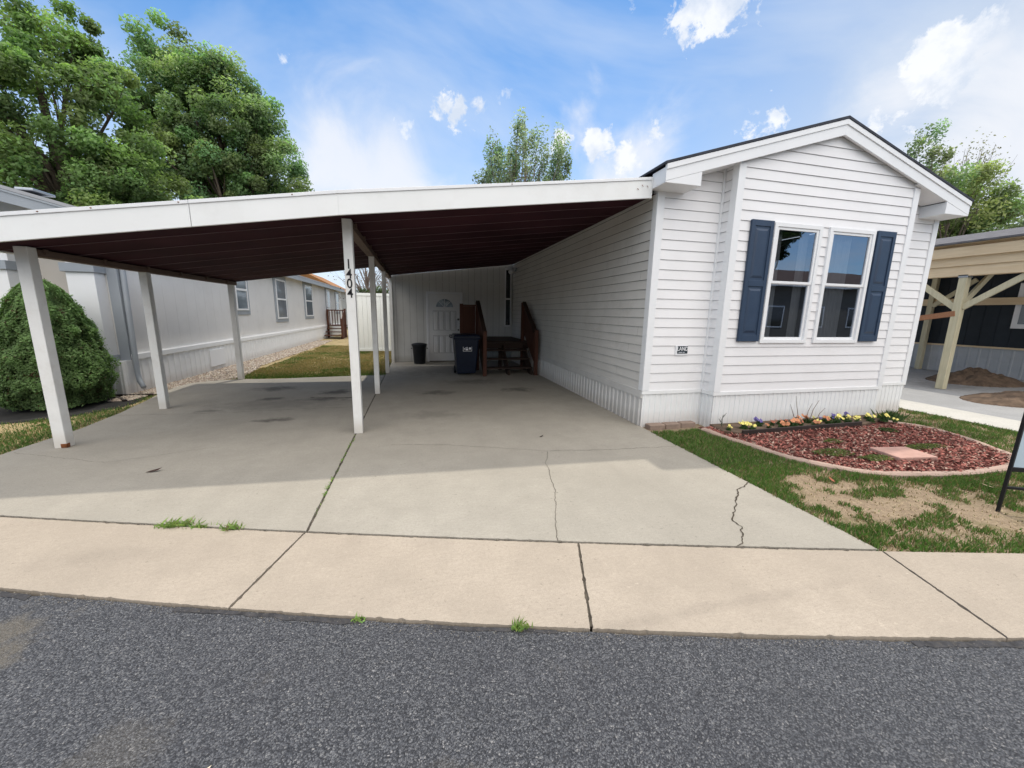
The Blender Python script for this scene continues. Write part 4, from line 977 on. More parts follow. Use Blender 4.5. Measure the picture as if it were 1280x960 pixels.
# ------------------------------------------------------------------ leaves, trees
def leaf_quads(P, nrm, size, asp=.55):
    N = len(P); up = RNG.normal(size=(N, 3)); t = np.cross(nrm, up); t /= np.linalg.norm(t, axis=1)[:, None]+1e-9
    b = np.cross(nrm, t); s = size[:, None]
    V = np.empty((N, 4, 3)); V[:, 0] = P-t*s*.5; V[:, 1] = P-b*s*.5*asp+t*s*.08; V[:, 2] = P+t*s*.5; V[:, 3] = P+b*s*.5*asp+t*s*.08
    return V.reshape(-1, 3)
def tree(name, base, trunk_h, crowns, nclump, nleaf, lsize, col, label, bark='bark', tr=.3, clr=(.5, .8), flat=.6, upright=0., wind=(0, 0), group=None, limbs=None, shell=.55, var=.35, fastigiate=False):
    t = empty(name, base, label, 'tree', group); bx, by, bz = base
    rr = random.Random(int(abs(bx*31+by*7))+3)
    C = []; w = np.array([c[3]*c[4]*c[5] for c in crowns]); w = w/w.sum()
    cc = np.array([sum(c[i]*wi for c, wi in zip(crowns, w)) for i in range(3)])
    while len(C) < nclump:
        c = crowns[RNG.choice(len(crowns), p=w)]; v = RNG.normal(size=3); v /= np.linalg.norm(v)
        q = RNG.random()**(1/3) if RNG.random() > shell else RNG.uniform(.78, 1.02)
        p = np.array(c[:3])+v*q*np.array(c[3:6])
        if p[2] > bz+1.2: C.append((p, q))
    # skeleton
    mb = MB(); top = Vector((cc[0], cc[1], bz+trunk_h)); tp = [Vector(base)]
    k = 7
    for i in range(1, k+1): tp.append(Vector(base).lerp(top, i/k)+Vector((rr.uniform(-.12, .12), rr.uniform(-.12, .12), 0))*(trunk_h/10))
    mb.tube(tp, [tr*(1.25 if i == 0 else 1)*(1-.8*i/k) for i in range(k+1)], 9)
    trunk = mb.build('trunk', M[bark], t, 0, True)
    mb = MB(); order = rr.sample(range(len(C)), min(limbs or nclump//3, len(C)))
    for j in order:
        p = Vector(C[j][0]); h = (p.z-bz)
        st_ = (max(.15, min(.95, (h/trunk_h)*rr.uniform(.35, .7))) if not fastigiate else rr.uniform(.12, .4))
        i = st_*k; a = tp[int(i)].lerp(tp[min(k, int(i)+1)], i-int(i))
        m1 = a.lerp(p, .4)+Vector((rr.uniform(-.3, .3), rr.uniform(-.3, .3), .0))*(.12*(p-a).length)+Vector((0, 0, .06*(p-a).length))
        m2 = a.lerp(p, .75)+Vector((rr.uniform(-.3, .3), rr.uniform(-.3, .3), rr.uniform(-.1, .3)))*(.1*(p-a).length)
        r0 = tr*(1-.75*st_)*.45
        mb.tube([a, m1, m2, p], [r0, r0*.6, r0*.33, r0*.08], 5, False)
        for _ in range(2):
            q = m2.lerp(p, rr.random())+Vector((rr.uniform(-1, 1), rr.uniform(-1, 1), rr.uniform(-.4, 1)))*clr[1]*.9
            mb.tube([m1.lerp(m2, rr.uniform(.3, 1)), q], [r0*.25, r0*.05], 4, False)
    mb.build('limbs', M[bark], t, 0, True)
    if nleaf == 0: return t
    Pn, Nn, Sz, Tn = [], [], [], []
    per = nleaf//nclump; zlo = min(c[0][2] for c in C); zhi = max(c[0][2] for c in C)
    for p, q in C:
        m = int(per*RNG.uniform(.5, 1.5)); R_ = RNG.uniform(*clr)
        v = RNG.normal(size=(m, 3)); v /= np.linalg.norm(v, axis=1)[:, None]
        rad = RNG.random(m)**.45
        sc = np.array([R_, R_, R_*flat*(1+upright*2)])
        P_ = p+v*rad[:, None]*sc
        P_[:, 0] += wind[0]*(P_[:, 2]-p[2]); P_[:, 1] += wind[1]*(P_[:, 2]-p[2])
        nn = v*.6+RNG.normal(size=(m, 3))*.7+np.array([0, 0, .5]); nn /= np.linalg.norm(nn, axis=1)[:, None]
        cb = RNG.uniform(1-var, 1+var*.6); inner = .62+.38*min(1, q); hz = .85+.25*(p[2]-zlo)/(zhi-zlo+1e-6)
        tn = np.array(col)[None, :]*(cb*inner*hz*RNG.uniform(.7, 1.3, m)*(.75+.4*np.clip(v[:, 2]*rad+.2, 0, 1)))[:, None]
        tn = tn*np.array([1+RNG.uniform(-.12, .2), 1, 1+RNG.uniform(-.15, .1)])
        Pn.append(P_); Nn.append(nn); Sz.append(lsize*RNG.uniform(.6, 1.35, m)); Tn.append(tn)
    Pn = np.concatenate(Pn); V = leaf_quads(Pn, np.concatenate(Nn), np.concatenate(Sz))
    fast_mesh('crown', V, 4, M['leaf'], np.clip(np.concatenate(Tn), 0, 1), t)
    return t
tree('shade_tree', (-13.4, 20.5, 0), 10.5, [(-13.3, 20.5, 7.9, 2.9, 2.8, 4.2), (-16.6, 20.5, 6.2, 2.4, 2.4, 3.0), (-11.0, 20.3, 5.6, 2.0, 2.0, 2.6), (-13.0, 20.4, 11.5, 1.3, 1.3, 1.6), (-14.9, 20, 8.9, 1.3, 1.3, 1.2)],
     320, 125000, .145, (.25, .38, .15), 'tall broad green tree at the left edge, highest of the trees behind the grey home', clr=(.3, .8), tr=.42, flat=.85, limbs=60, shell=.6, var=.45)
tree('shade_tree', (-11.6, 31.5, 0), 13.5, [(-12.3, 31.5, 12.2, 2.9, 2.8, 5.2), (-9.6, 31.5, 10.6, 2.1, 2.2, 4.2), (-15.2, 31.5, 12.2, 2.0, 2.2, 5.2), (-14.7, 31.2, 17.5, 1.2, 1.2, 1.6), (-9.8, 31.5, 14.4, 1.3, 1.3, 1.5), (-8.0, 31.5, 9.6, 1.1, 1.2, 1.8), (-12.6, 31.5, 15.9, 1.4, 1.3, 1.2)],
     360, 135000, .19, (.28, .42, .20), 'darker green tree behind the grey home, its crown sloping down to the right', clr=(.4, 1.05), tr=.5, flat=.85, limbs=60, shell=.6, var=.45)
tree('poplar_tree', (6.6, 29, 0), 12, [(7.9, 29, 9.2, 2.7, 2, 4.6), (5.9, 29, 9.4, 1.7, 1.4, 3.8), (10.2, 29, 10.0, 1.5, 1.3, 4.0), (8.1, 29, 13.2, 1.5, .9, 1.8), (10.4, 29, 13.0, 1.0, .8, 1.6), (5.5, 29, 12.0, .6, .8, 1.6)],
     230, 27000, .18, (.33, .43, .30), 'sparse upright tree with thin new leaves behind the carport roof', 'palebark', tr=.28, clr=(.3, .6), upright=.9, flat=.9, limbs=120, shell=.3, fastigiate=True)
tree('young_tree', (4.4, 30, 0), 7, [(4.3, 30, 7.2, 1.2, 1.0, 2.6), (5.3, 30, 7.0, .9, .9, 2.2)],
     60, 8000, .17, (.32, .42, .28), 'shorter thin leaved tree at the left foot of the upright tree', 'palebark', tr=.14, clr=(.3, .5), upright=.8, flat=.9, limbs=40, fastigiate=True)
tree('willow_tree', (29.5, 16.5, 0), 8.5, [(29.2, 16.5, 7.0, 2.4, 2.2, 3.0), (31.5, 16.5, 6.3, 2.0, 2, 2.6)],
     90, 26000, .17, (.34, .43, .21), 'bright yellow green windblown tree behind the timber carport roof', 'palebark', tr=.25, clr=(.4, .8), upright=.5, wind=(.5, 0), limbs=50)
tree('willow_tree', (27.2, 17, 0), 9.5, [(27.4, 17, 9.3, 1.1, 1.1, 2.8), (26.1, 17, 8.2, .8, .8, 2.0)],
     45, 6500, .15, (.30, .38, .24), 'slim tall pale green tree rising just over the right eave', 'palebark', tr=.2, clr=(.3, .55), upright=.8, wind=(.4, 0), limbs=35, fastigiate=True)
tree('bare_tree', (32.0, 18, 0), 10, [(32.6, 18, 9.6, 2.0, 1.6, 3.0)],
     70, 1200, .12, (.3, .3, .22), 'almost leafless tree with upright branches behind the yellow green tree', 'palebark', tr=.2, clr=(.4, .8), upright=.8, limbs=70, fastigiate=True)
tree('willow_tree', (34.5, 15.5, 0), 7, [(34.6, 15.5, 6.2, 2.6, 2.2, 2.4)],
     70, 13000, .15, (.38, .46, .32), 'pale silvery green tree at the right edge of the picture', 'palebark', tr=.25, clr=(.4, .8), upright=.3, wind=(.6, 0))
for i, (x, y, h, lab) in enumerate(((-2.8, 24.5, 5.4, 'bare branched tree behind the fence, left of the numbered post'), (-1.3, 26, 5.8, 'bare branched tree behind the fence, right of the numbered post'))):
    tree('bare_tree', (x, y, 0), h*.7, [(x, y, h*.62, 1.7, 1.4, h*.36)], 90, 900, .09, (.20, .15, .10), lab, 'palebark', tr=.13, clr=(.3, .7), limbs=90, group='bare trees behind the fence')
tree('garden_shrub', (-3.4, 26.5, 0), 1.6, [(-3.4, 26.5, 1.6, .7, .6, 1.3)], 50, 9000, .1, (.045, .075, .03), 'dark green shrub behind the wooden entry steps', tr=.06, clr=(.25, .4))
tree('garden_shrub', (-2.2, 19.8, 0), 1.4, [(-1.9, 19.8, 1.7, .8, .5, 1.0)], 30, 5000, .09, (.07, .10, .04), 'loose green shrub showing over the top of the fence', tr=.05, clr=(.25, .4))
# brown roofed home glimpsed over the grey home's eave
ob = empty('distant_home', (-9, 40, 0), 'distant home with rusty orange roof showing over the grey home eave', 'house')
mb = MB(); mb.box(-13, -6.6, 38, 46, 0, 3.2); mb.build('wall', M['beigewall'], ob)
mb = MB(); mb.prism([(-13.4, 3.2), (-6.2, 3.2), (-9.8, 5.0)], 'y', 37.6, 46.4); mb.build('roof', M['orangefence'], ob)

# the round evergreen bush
def bush(name, c, rx, ry, h, n_, label):
    t = empty(name, (c[0], c[1], 0), label, 'bush')
    u = RNG.random(n_); th = RNG.random(n_)*2*np.pi
    zz = u**.9; prof = np.clip(1-zz**2.0, 0, 1)**.62*(.84+.16*np.clip(zz*6, 0, 1))
    lump = .84+.30*(vnoise(th*2.4+zz*1.0, zz*6, 1.6, 21)-.3)*.9+.14*(vnoise(th*8, zz*18, 1.0, 22)-.5)
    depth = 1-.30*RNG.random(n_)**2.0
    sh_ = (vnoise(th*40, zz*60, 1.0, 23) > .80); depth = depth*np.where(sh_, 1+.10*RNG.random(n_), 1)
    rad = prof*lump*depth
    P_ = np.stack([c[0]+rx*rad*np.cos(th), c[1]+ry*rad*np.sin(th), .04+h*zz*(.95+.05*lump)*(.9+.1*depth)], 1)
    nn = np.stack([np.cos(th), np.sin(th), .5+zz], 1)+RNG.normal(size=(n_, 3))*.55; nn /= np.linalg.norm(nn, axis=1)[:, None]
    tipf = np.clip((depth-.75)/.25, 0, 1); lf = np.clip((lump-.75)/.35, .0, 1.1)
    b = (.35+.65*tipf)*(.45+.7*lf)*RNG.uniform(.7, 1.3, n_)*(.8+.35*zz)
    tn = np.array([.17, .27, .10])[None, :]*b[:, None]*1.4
    brown = (RNG.random(n_) < .03) | ((vnoise(th*3, zz*9, 1.4, 25) > .86) & (RNG.random(n_) < .5)); tn[brown] = (.09, .06, .03)
    fast_mesh('foliage', leaf_quads(P_, nn, RNG.uniform(.022, .05, n_), .45), 4, M['leaf'], np.clip(tn, 0, 1), t)
    # dense dark inner mass of twigs
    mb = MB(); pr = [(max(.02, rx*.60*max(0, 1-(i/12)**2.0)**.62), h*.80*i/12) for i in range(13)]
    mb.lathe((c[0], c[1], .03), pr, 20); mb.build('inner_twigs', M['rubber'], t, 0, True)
    mb = MB(); mb.tube([(c[0], c[1], -.03), (c[0], c[1], .5)], .05, 8); mb.build('trunk', M['bark'], t)
bush('evergreen_bush', (-5.50, 7.40), .72, .74, 1.92, 120000, 'dense dome shaped evergreen bush at the front corner of the grey home')
mb = MB(); mb.lathe((-5.6, 7.4, -.02), [(1.05, 0), (1.02, .015), (.4, .02), (.01, .02)], 30); tag(mb.build('planting_bed', M['rubber']), kind='structure')
mb = MB(); mb.box(-5.2, -4.62, 7.98, 8.03, -.01, .03); mb.bar((-5.2, 8.0, .0), (-4.75, 7.55, .0), .05, .05); tag(mb.build('edging_strip', M['edgingboard']), 'black plastic edging strip at the foot of the dome shaped bush', 'edging')

# ------------------------------------------------------------------ flower bed
BED = [(3.80, 4.30), (3.84, 3.98), (3.90, 3.62), (3.99, 3.22), (4.15, 2.92), (4.42, 2.68), (4.85, 2.54), (5.42, 2.47), (5.9, 2.46), (6.34, 2.52), (6.68, 2.70), (6.84, 2.92), (7.0, 3.22), (7.18, 3.55), (7.12, 3.88), (6.98, 4.12)]
def smooth(pts, it=3):
    for _ in range(it):
        q = [pts[0]]
        for a, b in zip(pts[:-1], pts[1:]):
            q += [(a[0]*.75+b[0]*.25, a[1]*.75+b[1]*.25), (a[0]*.25+b[0]*.75, a[1]*.25+b[1]*.75)]
        q.append(pts[-1]); pts = q
    return pts
bp = smooth(BED, 2)
sheet('mulch_bed', bp+[(6.98, 4.41), (3.80, 4.41)], .018, M['mulchbed'])
mb = MB(); prof = [(-.042, -.03), (-.042, .022), (-.025, .038), (.018, .042), (.04, .030), (.045, -.03)]
acc = 0; last = None
rings = []
for i, p in enumerate(bp):
    a = bp[max(0, i-1)]; b = bp[min(len(bp)-1, i+1)]; t = Vector((b[0]-a[0], b[1]-a[1], 0)).normalized(); nrm_ = Vector((-t.y, t.x, 0))
    wv = 1+.12*math.sin(i*1.9)
    rings.append([(p[0]+nrm_.x*o*wv, p[1]+nrm_.y*o*wv, z*(1+.1*math.sin(i*.8))) for o, z in prof])
for i in range(len(rings)-1):
    mb.add(rings[i]+rings[i+1], [(j, j+1, 7+j-1+1-0 if False else 6+j+1, 6+j) for j in range(5)])
ed = mb.build('garden_edging', M['edging'], None, 0); tag(ed, 'curved pinkish concrete edging around the red mulch bed', 'edging')
mb = MB()
for x in (3.22, 3.48, 3.74): mb.box(x-.12, x+.12, 4.50+.02*math.sin(x*9), 4.62, -.03, .055)
mb.build('landscape_block', paint('worn_block', (.27, .20, .16), .9, .2, .5, (.15, .12, .09), 9, .5), None, .012)
tag(bpy.data.objects['landscape_block'], 'short row of worn concrete blocks against the skirting at the home corner', 'edging blocks')
mb = MB(); mb.bar((4.12, 3.96, .04), (6.25, 4.0, .04), .03, .1); tag(mb.build('edging_board', M['edgingboard'], None, .005), 'straight dark board edging in front of the pansies', 'edging')
mb = MB(); mb.prism([(4.12, 3.97), (6.3, 4.0), (6.9, 4.15), (6.9, 4.41), (4.0, 4.41), (3.95, 4.1)], 'z', 0.0, .05); tag(mb.build('flower_soil', M['dirtpile']), kind='structure')
c = Vector((5.38, 2.98, .045)); mb = MB()
ang = R(-8); ux = Vector((math.cos(ang), math.sin(ang), 0)); uy = Vector((-ux.y, ux.x, 0)); hs = [c-ux*.24-uy*.17, c+ux*.24-uy*.17, c+ux*.24+uy*.17, c-ux*.24+uy*.17]
mb.add([(p.x, p.y, .01) for p in hs]+[(p.x, p.y, .065) for p in hs], [(3, 2, 1, 0), (4, 5, 6, 7), (0, 1, 5, 4), (1, 2, 6, 5), (2, 3, 7, 6), (3, 0, 4, 7)])
tag(mb.build('paving_stone', M['paver'], None, .01), 'flat pink rectangular paving stone lying in the red mulch', 'paving stone')
def inpoly(x, y, poly):
    inside = np.zeros(len(x), bool); j = len(poly)-1
    for i in range(len(poly)):
        xi, yi = poly[i]; xj, yj = poly[j]
        cnd = ((yi > y) != (yj > y)) & (x < (xj-xi)*(y-yi)/((yj-yi) or 1e-9)+xi); inside ^= cnd; j = i
    return inside
bedpoly = bp+[(6.98, 4.41), (3.80, 4.41)]
# mulch chips
N = 16000; x = RNG.uniform(3.8, 7.2, N); y = RNG.uniform(2.45, 4.35, N); k_ = (inpoly(x, y, bedpoly) & ~((y > 3.98) & (x > 4.1))); x = x[k_]; y = y[k_]; N = len(x)
P_ = np.stack([x, y, .022+RNG.random(N)*.022], 1); nn = RNG.normal(size=(N, 3))*.45+np.array([0, 0, 1]); nn /= np.linalg.norm(nn, axis=1)[:, None]
tn = np.array([.26, .095, .075])[None, :]*RNG.uniform(.3, 1.7, N)[:, None]; pale = RNG.random(N) < .2; tn[pale] = np.array([.46, .32, .25])*RNG.uniform(.6, 1.1, (pale.sum(), 1))
tag(fast_mesh('mulch_chips', leaf_quads(P_, nn, RNG.uniform(.02, .06, N), .4), 4, M['matte'], tn), kind='stuff')['label'] = 'red brown bark chips covering the flower bed'
bpy.data.objects['mulch_chips']['category'] = 'mulch'

# grass blades
def grass(name, x, y, z, h, col, label, lean=.5, w=.0035, kind='stuff', parent=None):
    N = len(x); a = RNG.random(N)*2*np.pi; d1 = np.stack([np.cos(a), np.sin(a), np.zeros(N)], 1); b_ = RNG.random(N)*2*np.pi
    ln = np.stack([np.cos(b_), np.sin(b_), np.zeros(N)], 1)*(h*lean*RNG.random(N))[:, None]
    P0 = np.stack([x, y, z], 1); ww = w*RNG.uniform(.6, 1.4, N)[:, None]
    V = np.empty((N, 4, 3)); V[:, 0] = P0-d1*ww; V[:, 1] = P0+d1*ww; up = np.stack([0*h, 0*h, h], 1)
    V[:, 2] = P0+ln*.9+up*.97+d1*ww*.15; V[:, 3] = P0+ln*.3+up*.55-d1*ww*.7
    o = fast_mesh(name, V.reshape(-1, 3), 4, M['blade'], np.clip(col, 0, 1), parent)
    if kind: tag(o, label, 'grass', kind=kind)
    return o
def gcol(N, base=(.12, .22, .05), var=.35, straw=None):
    c_ = np.array(base)[None, :]*RNG.uniform(1-var, 1+var, N)[:, None]; c_ = c_*(1+RNG.uniform(-.12, .12, (N, 3)))
    if straw is not None:
        m = RNG.random(N) < straw; c_[m] = np.array([.33, .26, .14])*RNG.uniform(.6, 1.15, (m.sum(), 1))
    return c_
def driveedge(y): return 3.05+np.clip((2.6-y)*0, 0, 0)
N = 420000; x = RNG.uniform(3.03, 8.35, N); y = RNG.uniform(.4, 5.2, N)
jl = np.array([joint(t) for t in np.linspace(3, 8.4, 50)]); jy = np.interp(x, np.linspace(3, 8.4, 50), jl)
ok = (y > jy+.01) & ~inpoly(x, y, bedpoly) & ~((y > 4.40) & (x < 8.1)) & ~((y > 4.38) & (x < 7.2)); x, y, jy = x[ok], y[ok], jy[ok]
dbed = np.full(len(x), 9.)
for bx_, by_ in bp[::2]: dbed = np.minimum(dbed, np.hypot(x-bx_, y-by_))
f1 = fbm(x, y, 2.2, 31); f2 = fbm(x, y, 6.5, 37); f3 = fbm(x, y, 14, 39)
green = np.clip(1.2-dbed/.34, 0, 1)*.85
green = np.maximum(green, np.where((x < 4.1) & (y > 2.85), 1.0, 0))                       # thick strip between drive and bed
green = np.maximum(green, np.clip(1.15-(y-jy)/.34-.6*np.clip(f2-.5,0,1), 0, 1)*np.clip((x-3.1)/.3, 0, 1))               # along the pavement
green = np.maximum(green, np.clip(1-(x-3.05)/.2, 0, 1)*.6)
green = np.maximum(green, np.where(x > 7.25, .5, 0))
tuft = np.clip((f2-.50)*12, 0, 1)
dens = np.clip(green*(.35+1.1*f1)+green*(f3-.5)*1.7+green*(f2-.5)*1.2-.06, 0, 1)+tuft*.85*(1-green)+.10*f3
keep = RNG.random(len(x)) < np.clip(dens, 0, 1)*np.where(x > 5.6, .4, .62)
x, y, g_, t_ = x[keep], y[keep], green[keep], tuft[keep]; f1k = f1[keep]
h = (.018+.030*np.clip(g_+t_*.7, 0, 1)*RNG.uniform(.5, 1.4, len(x)))*(.75+.6*f1k)
cl = gcol(len(x), (.115, .20, .05)); dry = RNG.random(len(x)) > np.clip(g_*1.0+t_*.75, .12, .84); cl[dry] = np.array([.34, .26, .15])*RNG.uniform(.55, 1.15, (dry.sum(), 1))
grass('grass', x, y, np.full(len(x), -.018), h, cl, 'patchy green and dry lawn between the driveway, flower bed and pavement', .8)
N = 26000; x = RNG.uniform(3.1, 7.6, N); y = RNG.uniform(1.2, 3.9, N)
jy = np.interp(x, np.linspace(3, 8.4, 50), jl); ok = (y > jy+.02) & ~inpoly(x, y, bedpoly) & (RNG.random(N) < .2+fbm(x, y, 7, 91)); x, y = x[ok], y[ok]; n_ = len(x)
P_ = np.stack([x, y, -.012+.01*RNG.random(n_)], 1); nn = RNG.normal(size=(n_, 3))*.25+np.array([0, 0, 1]); nn /= np.linalg.norm(nn, axis=1)[:, None]
o = fast_mesh('dead_grass', leaf_quads(P_, nn, RNG.uniform(.012, .05, n_), .09), 4, M['matte'], np.array([.44, .35, .22])[None]*RNG.uniform(.45, 1.2, (n_, 1))); tag(o, 'matted dead grass lying on the bare patches of the front lawn', 'dead grass', kind='stuff')
# left front lawn and back lawn
N = 60000; x = RNG.uniform(-7.4, -4.25, N); y = RNG.uniform(3.9, 8.25, N)
el = np.interp(y, [3.8, 5, 5.9, 6.7, 7.5, 8.14, 9], [-4.3, -4.3, -4.24, -4.32, -4.46, -4.6, -4.7]); jy = np.array([joint(t) for t in x]); dd = fbm(x, y, 2.5, 51)
ok = (x < el-.01) & (y > jy) & (np.hypot((x+5.6), (y-7.35)) > .98) & (RNG.random(N) < np.clip((dd-.28)*3, .15, 1)); x, y = x[ok], y[ok]
grass('grass', x, y, np.full(len(x), -.022), RNG.uniform(.02, .055, len(x)), gcol(len(x), (.10, .18, .045), straw=.25), 'short green lawn below the dome shaped bush', .8, .004)
N = 120000; x = RNG.uniform(-5.0, -.8, N); y = 9.6+RNG.random(N)**1.5*9.0; dd = fbm(x, y, 1.1, 61)
ok = (y > 9.72+.0*x) & (x > -4.25+.35*fbm(x, y, 1.7, 71)) & (RNG.random(N) < .35+.9*fbm(x, y, 3.1, 63)**1.5) & ~((y > 12.3) & (x > -.78)); x, y, dd = x[ok], y[ok], dd[ok]
shp = np.clip((dd-.52)*4, 0, .8); shp = np.maximum(shp, np.clip(1-(y-9.7)/1.1, 0, 1)); cl = gcol(len(x), (.10, .17, .04)); m = RNG.random(len(x)) > .12+.85*shp; cl[m] = np.array([.36, .28, .13])*RNG.uniform(.6, 1.1, (m.sum(), 1))
grass('grass', x, y, np.full(len(x), -.022), RNG.uniform(.02, .05, len(x)), cl, 'yellowing lawn beyond the carport beside the grey home', .8, .006)
# weeds in the joints
def weeds(name, spots, label, group=None):
    X, Y_, H = [], [], []
    for (cx, cy, rx, ry, n_, hh) in spots:
        X.append(cx+RNG.normal(size=n_)*rx); Y_.append(cy+RNG.normal(size=n_)*ry); H.append(hh*RNG.uniform(.4, 1.2, n_))
    X = np.concatenate(X); Y_ = np.concatenate(Y_); H = np.concatenate(H)
    o = grass(name, X, Y_, np.full(len(X), -.005), H, gcol(len(X), (.24, .36, .10), straw=.12), label, 1.6, .004, None)
    tag(o, label, 'weeds', group); return o
weeds('weed_tuft', [(-1.72, joint(-1.72), .055, .012, 170, .05)], 'largest weed tuft, farthest left in the joint between driveway and pavement', 'weeds')
weeds('weed_tuft', [(-1.57, joint(-1.57), .035, .010, 70, .035)], 'middle weed tuft of the three in the joint between driveway and pavement', 'weeds')
weeds('weed_tuft', [(-1.33, joint(-1.33), .03, .012, 110, .045)], 'weed tuft in the driveway joint nearest the slab corner', 'weeds')
weeds('weed_tuft', [(.46, kerb(.46)-.01, .022, .012, 90, .035)], 'weed tuft at the asphalt edge in the middle of the pavement', 'weeds')
weeds('weed_tuft', [(-.33, kerb(-.33)-.01, .016, .008, 50, .02)], 'tiny weed at the asphalt edge below the numbered post', 'weeds')
sp_ = [(-.80+random.uniform(-.01, .01), y_, .006, .04, random.choice((4, 8, 22)), .022) for y_ in np.arange(3.0, 5.0, .16)]
tag(weeds('joint_weeds', sp_, 'thin line of weeds along the driveway joint below the numbered post'), kind='stuff')
# gravel strip by the grey home
def pebbles(name, x, y, z, size, label, pal):
    N = len(x); oc = np.array([(1, 0, 0), (0, 1, 0), (-1, 0, 0), (0, -1, 0), (0, 0, 1), (0, 0, -.6)], float); tri = [(0, 1, 4), (1, 2, 4), (2, 3, 4), (3, 0, 4), (1, 0, 5), (2, 1, 5), (3, 2, 5), (0, 3, 5)]
    a = RNG.random(N)*6.28; s = size[:, None]*RNG.uniform(.6, 1.3, (N, 3)); V = np.empty((N, 8, 3, 3)); vv = oc[None]*s[:, None, :]*(1+RNG.uniform(-.2, .2, (N, 6, 1)))
    ca, sa = np.cos(a)[:, None], np.sin(a)[:, None]; rx_ = vv[:, :, 0]*ca-vv[:, :, 1]*sa; ry_ = vv[:, :, 0]*sa+vv[:, :, 1]*ca
    vv = np.stack([rx_+x[:, None], ry_+y[:, None], vv[:, :, 2]*.7+z[:, None]], 2)
    for i, t in enumerate(tri): V[:, i] = vv[:, list(t)]
    pal = np.array(pal); c_ = pal[RNG.integers(0, len(pal), N)]*RNG.uniform(.7, 1.2, (N, 1)); c_ = np.repeat(c_, 8, 0)
    o = fast_mesh(name, V.reshape(-1, 3), 3, M['matte'], c_); tag(o, label, 'gravel', kind='stuff'); return o
N = 9000; y = 7.6+RNG.random(N)**1.4*14; x = -5.0+RNG.random(N)*np.interp(y, [7.6, 8.2, 9.2, 9.8, 12, 18, 22], [.25, .35, .33, 1.1, .75, .8, .7])
pebbles('gravel', x, y, np.full(N, .0), RNG.uniform(.015, .038, N), 'pale tan gravel strip along the grey home skirting', [(.45, .38, .3), (.36, .30, .25), (.5, .45, .38), (.28, .22, .18)])
N = 2600; t = RNG.uniform(-4.2, 4.2, N); yk = np.array([kerb(v) for v in t])-np.abs(RNG.normal(size=N))*.03-.004
pebbles('grit', t, yk, np.full(N, -.008), RNG.uniform(.0012, .0035, N), 'fine pale grit gathered along the asphalt edge', [(.3, .27, .22), (.2, .18, .15), (.1, .1, .1)])

N = 2200; t = RNG.uniform(-4.2, 3.0, N); yk = np.array([joint(v) for v in t])+.004+RNG.normal(size=N)*.007
pebbles('grit', t, yk, np.full(N, -.004), RNG.uniform(.001, .004, N), 'brown grit lodged in the joint between driveway and pavement', [(.22, .19, .15), (.12, .1, .08), (.06, .05, .045), (.32, .28, .22)])
N = 700; yk = RNG.uniform(2.8, 7, N)
pebbles('grit', -.80+RNG.normal(size=N)*.005, yk, np.full(N, -.004), RNG.uniform(.001, .004, N), 'brown grit lodged in the joint between the two driveway slabs', [(.22, .19, .15), (.12, .1, .08), (.06, .05, .045)])

# creeping ground plants in the bed
def creeper(cx, cy, rx, ry, n_, label, colr=(.17, .21, .07)):
    a = RNG.random(n_)*6.28; r_ = np.sqrt(RNG.random(n_))*(.6+.5*vnoise(a, a*0, 1.3, int(cx*10)))
    P_ = np.stack([cx+rx*r_*np.cos(a), cy+ry*r_*np.sin(a), .035+.03*RNG.random(n_)*(1.2-r_)], 1); nn = RNG.normal(size=(n_, 3))*.5+np.array([0, 0, 1]); nn /= np.linalg.norm(nn, axis=1)[:, None]
    o = fast_mesh('creeping_plant', leaf_quads(P_, nn, RNG.uniform(.012, .028, n_), .6), 4, M['leaf'], np.array(colr)[None]*RNG.uniform(.5, 1.3, (n_, 1))); tag(o, label, 'plant', 'creeping plants in the mulch')
creeper(4.62, 3.18, .26, .14, 900, 'yellow green creeping plant at the left side of the mulch bed')
creeper(4.92, 2.95, .22, .10, 800, 'yellow green creeping plant just left of the pink paving stone')
creeper(5.95, 3.12, .36, .09, 900, 'yellow green creeping plant just right of the pink paving stone')
creeper(6.35, 3.72, .16, .12, 500, 'dark leafy clump at the right end of the dark edging board', (.06, .11, .03))
creeper(5.05, 3.5, .15, .08, 250, 'small faint creeping plant in the middle of the mulch')
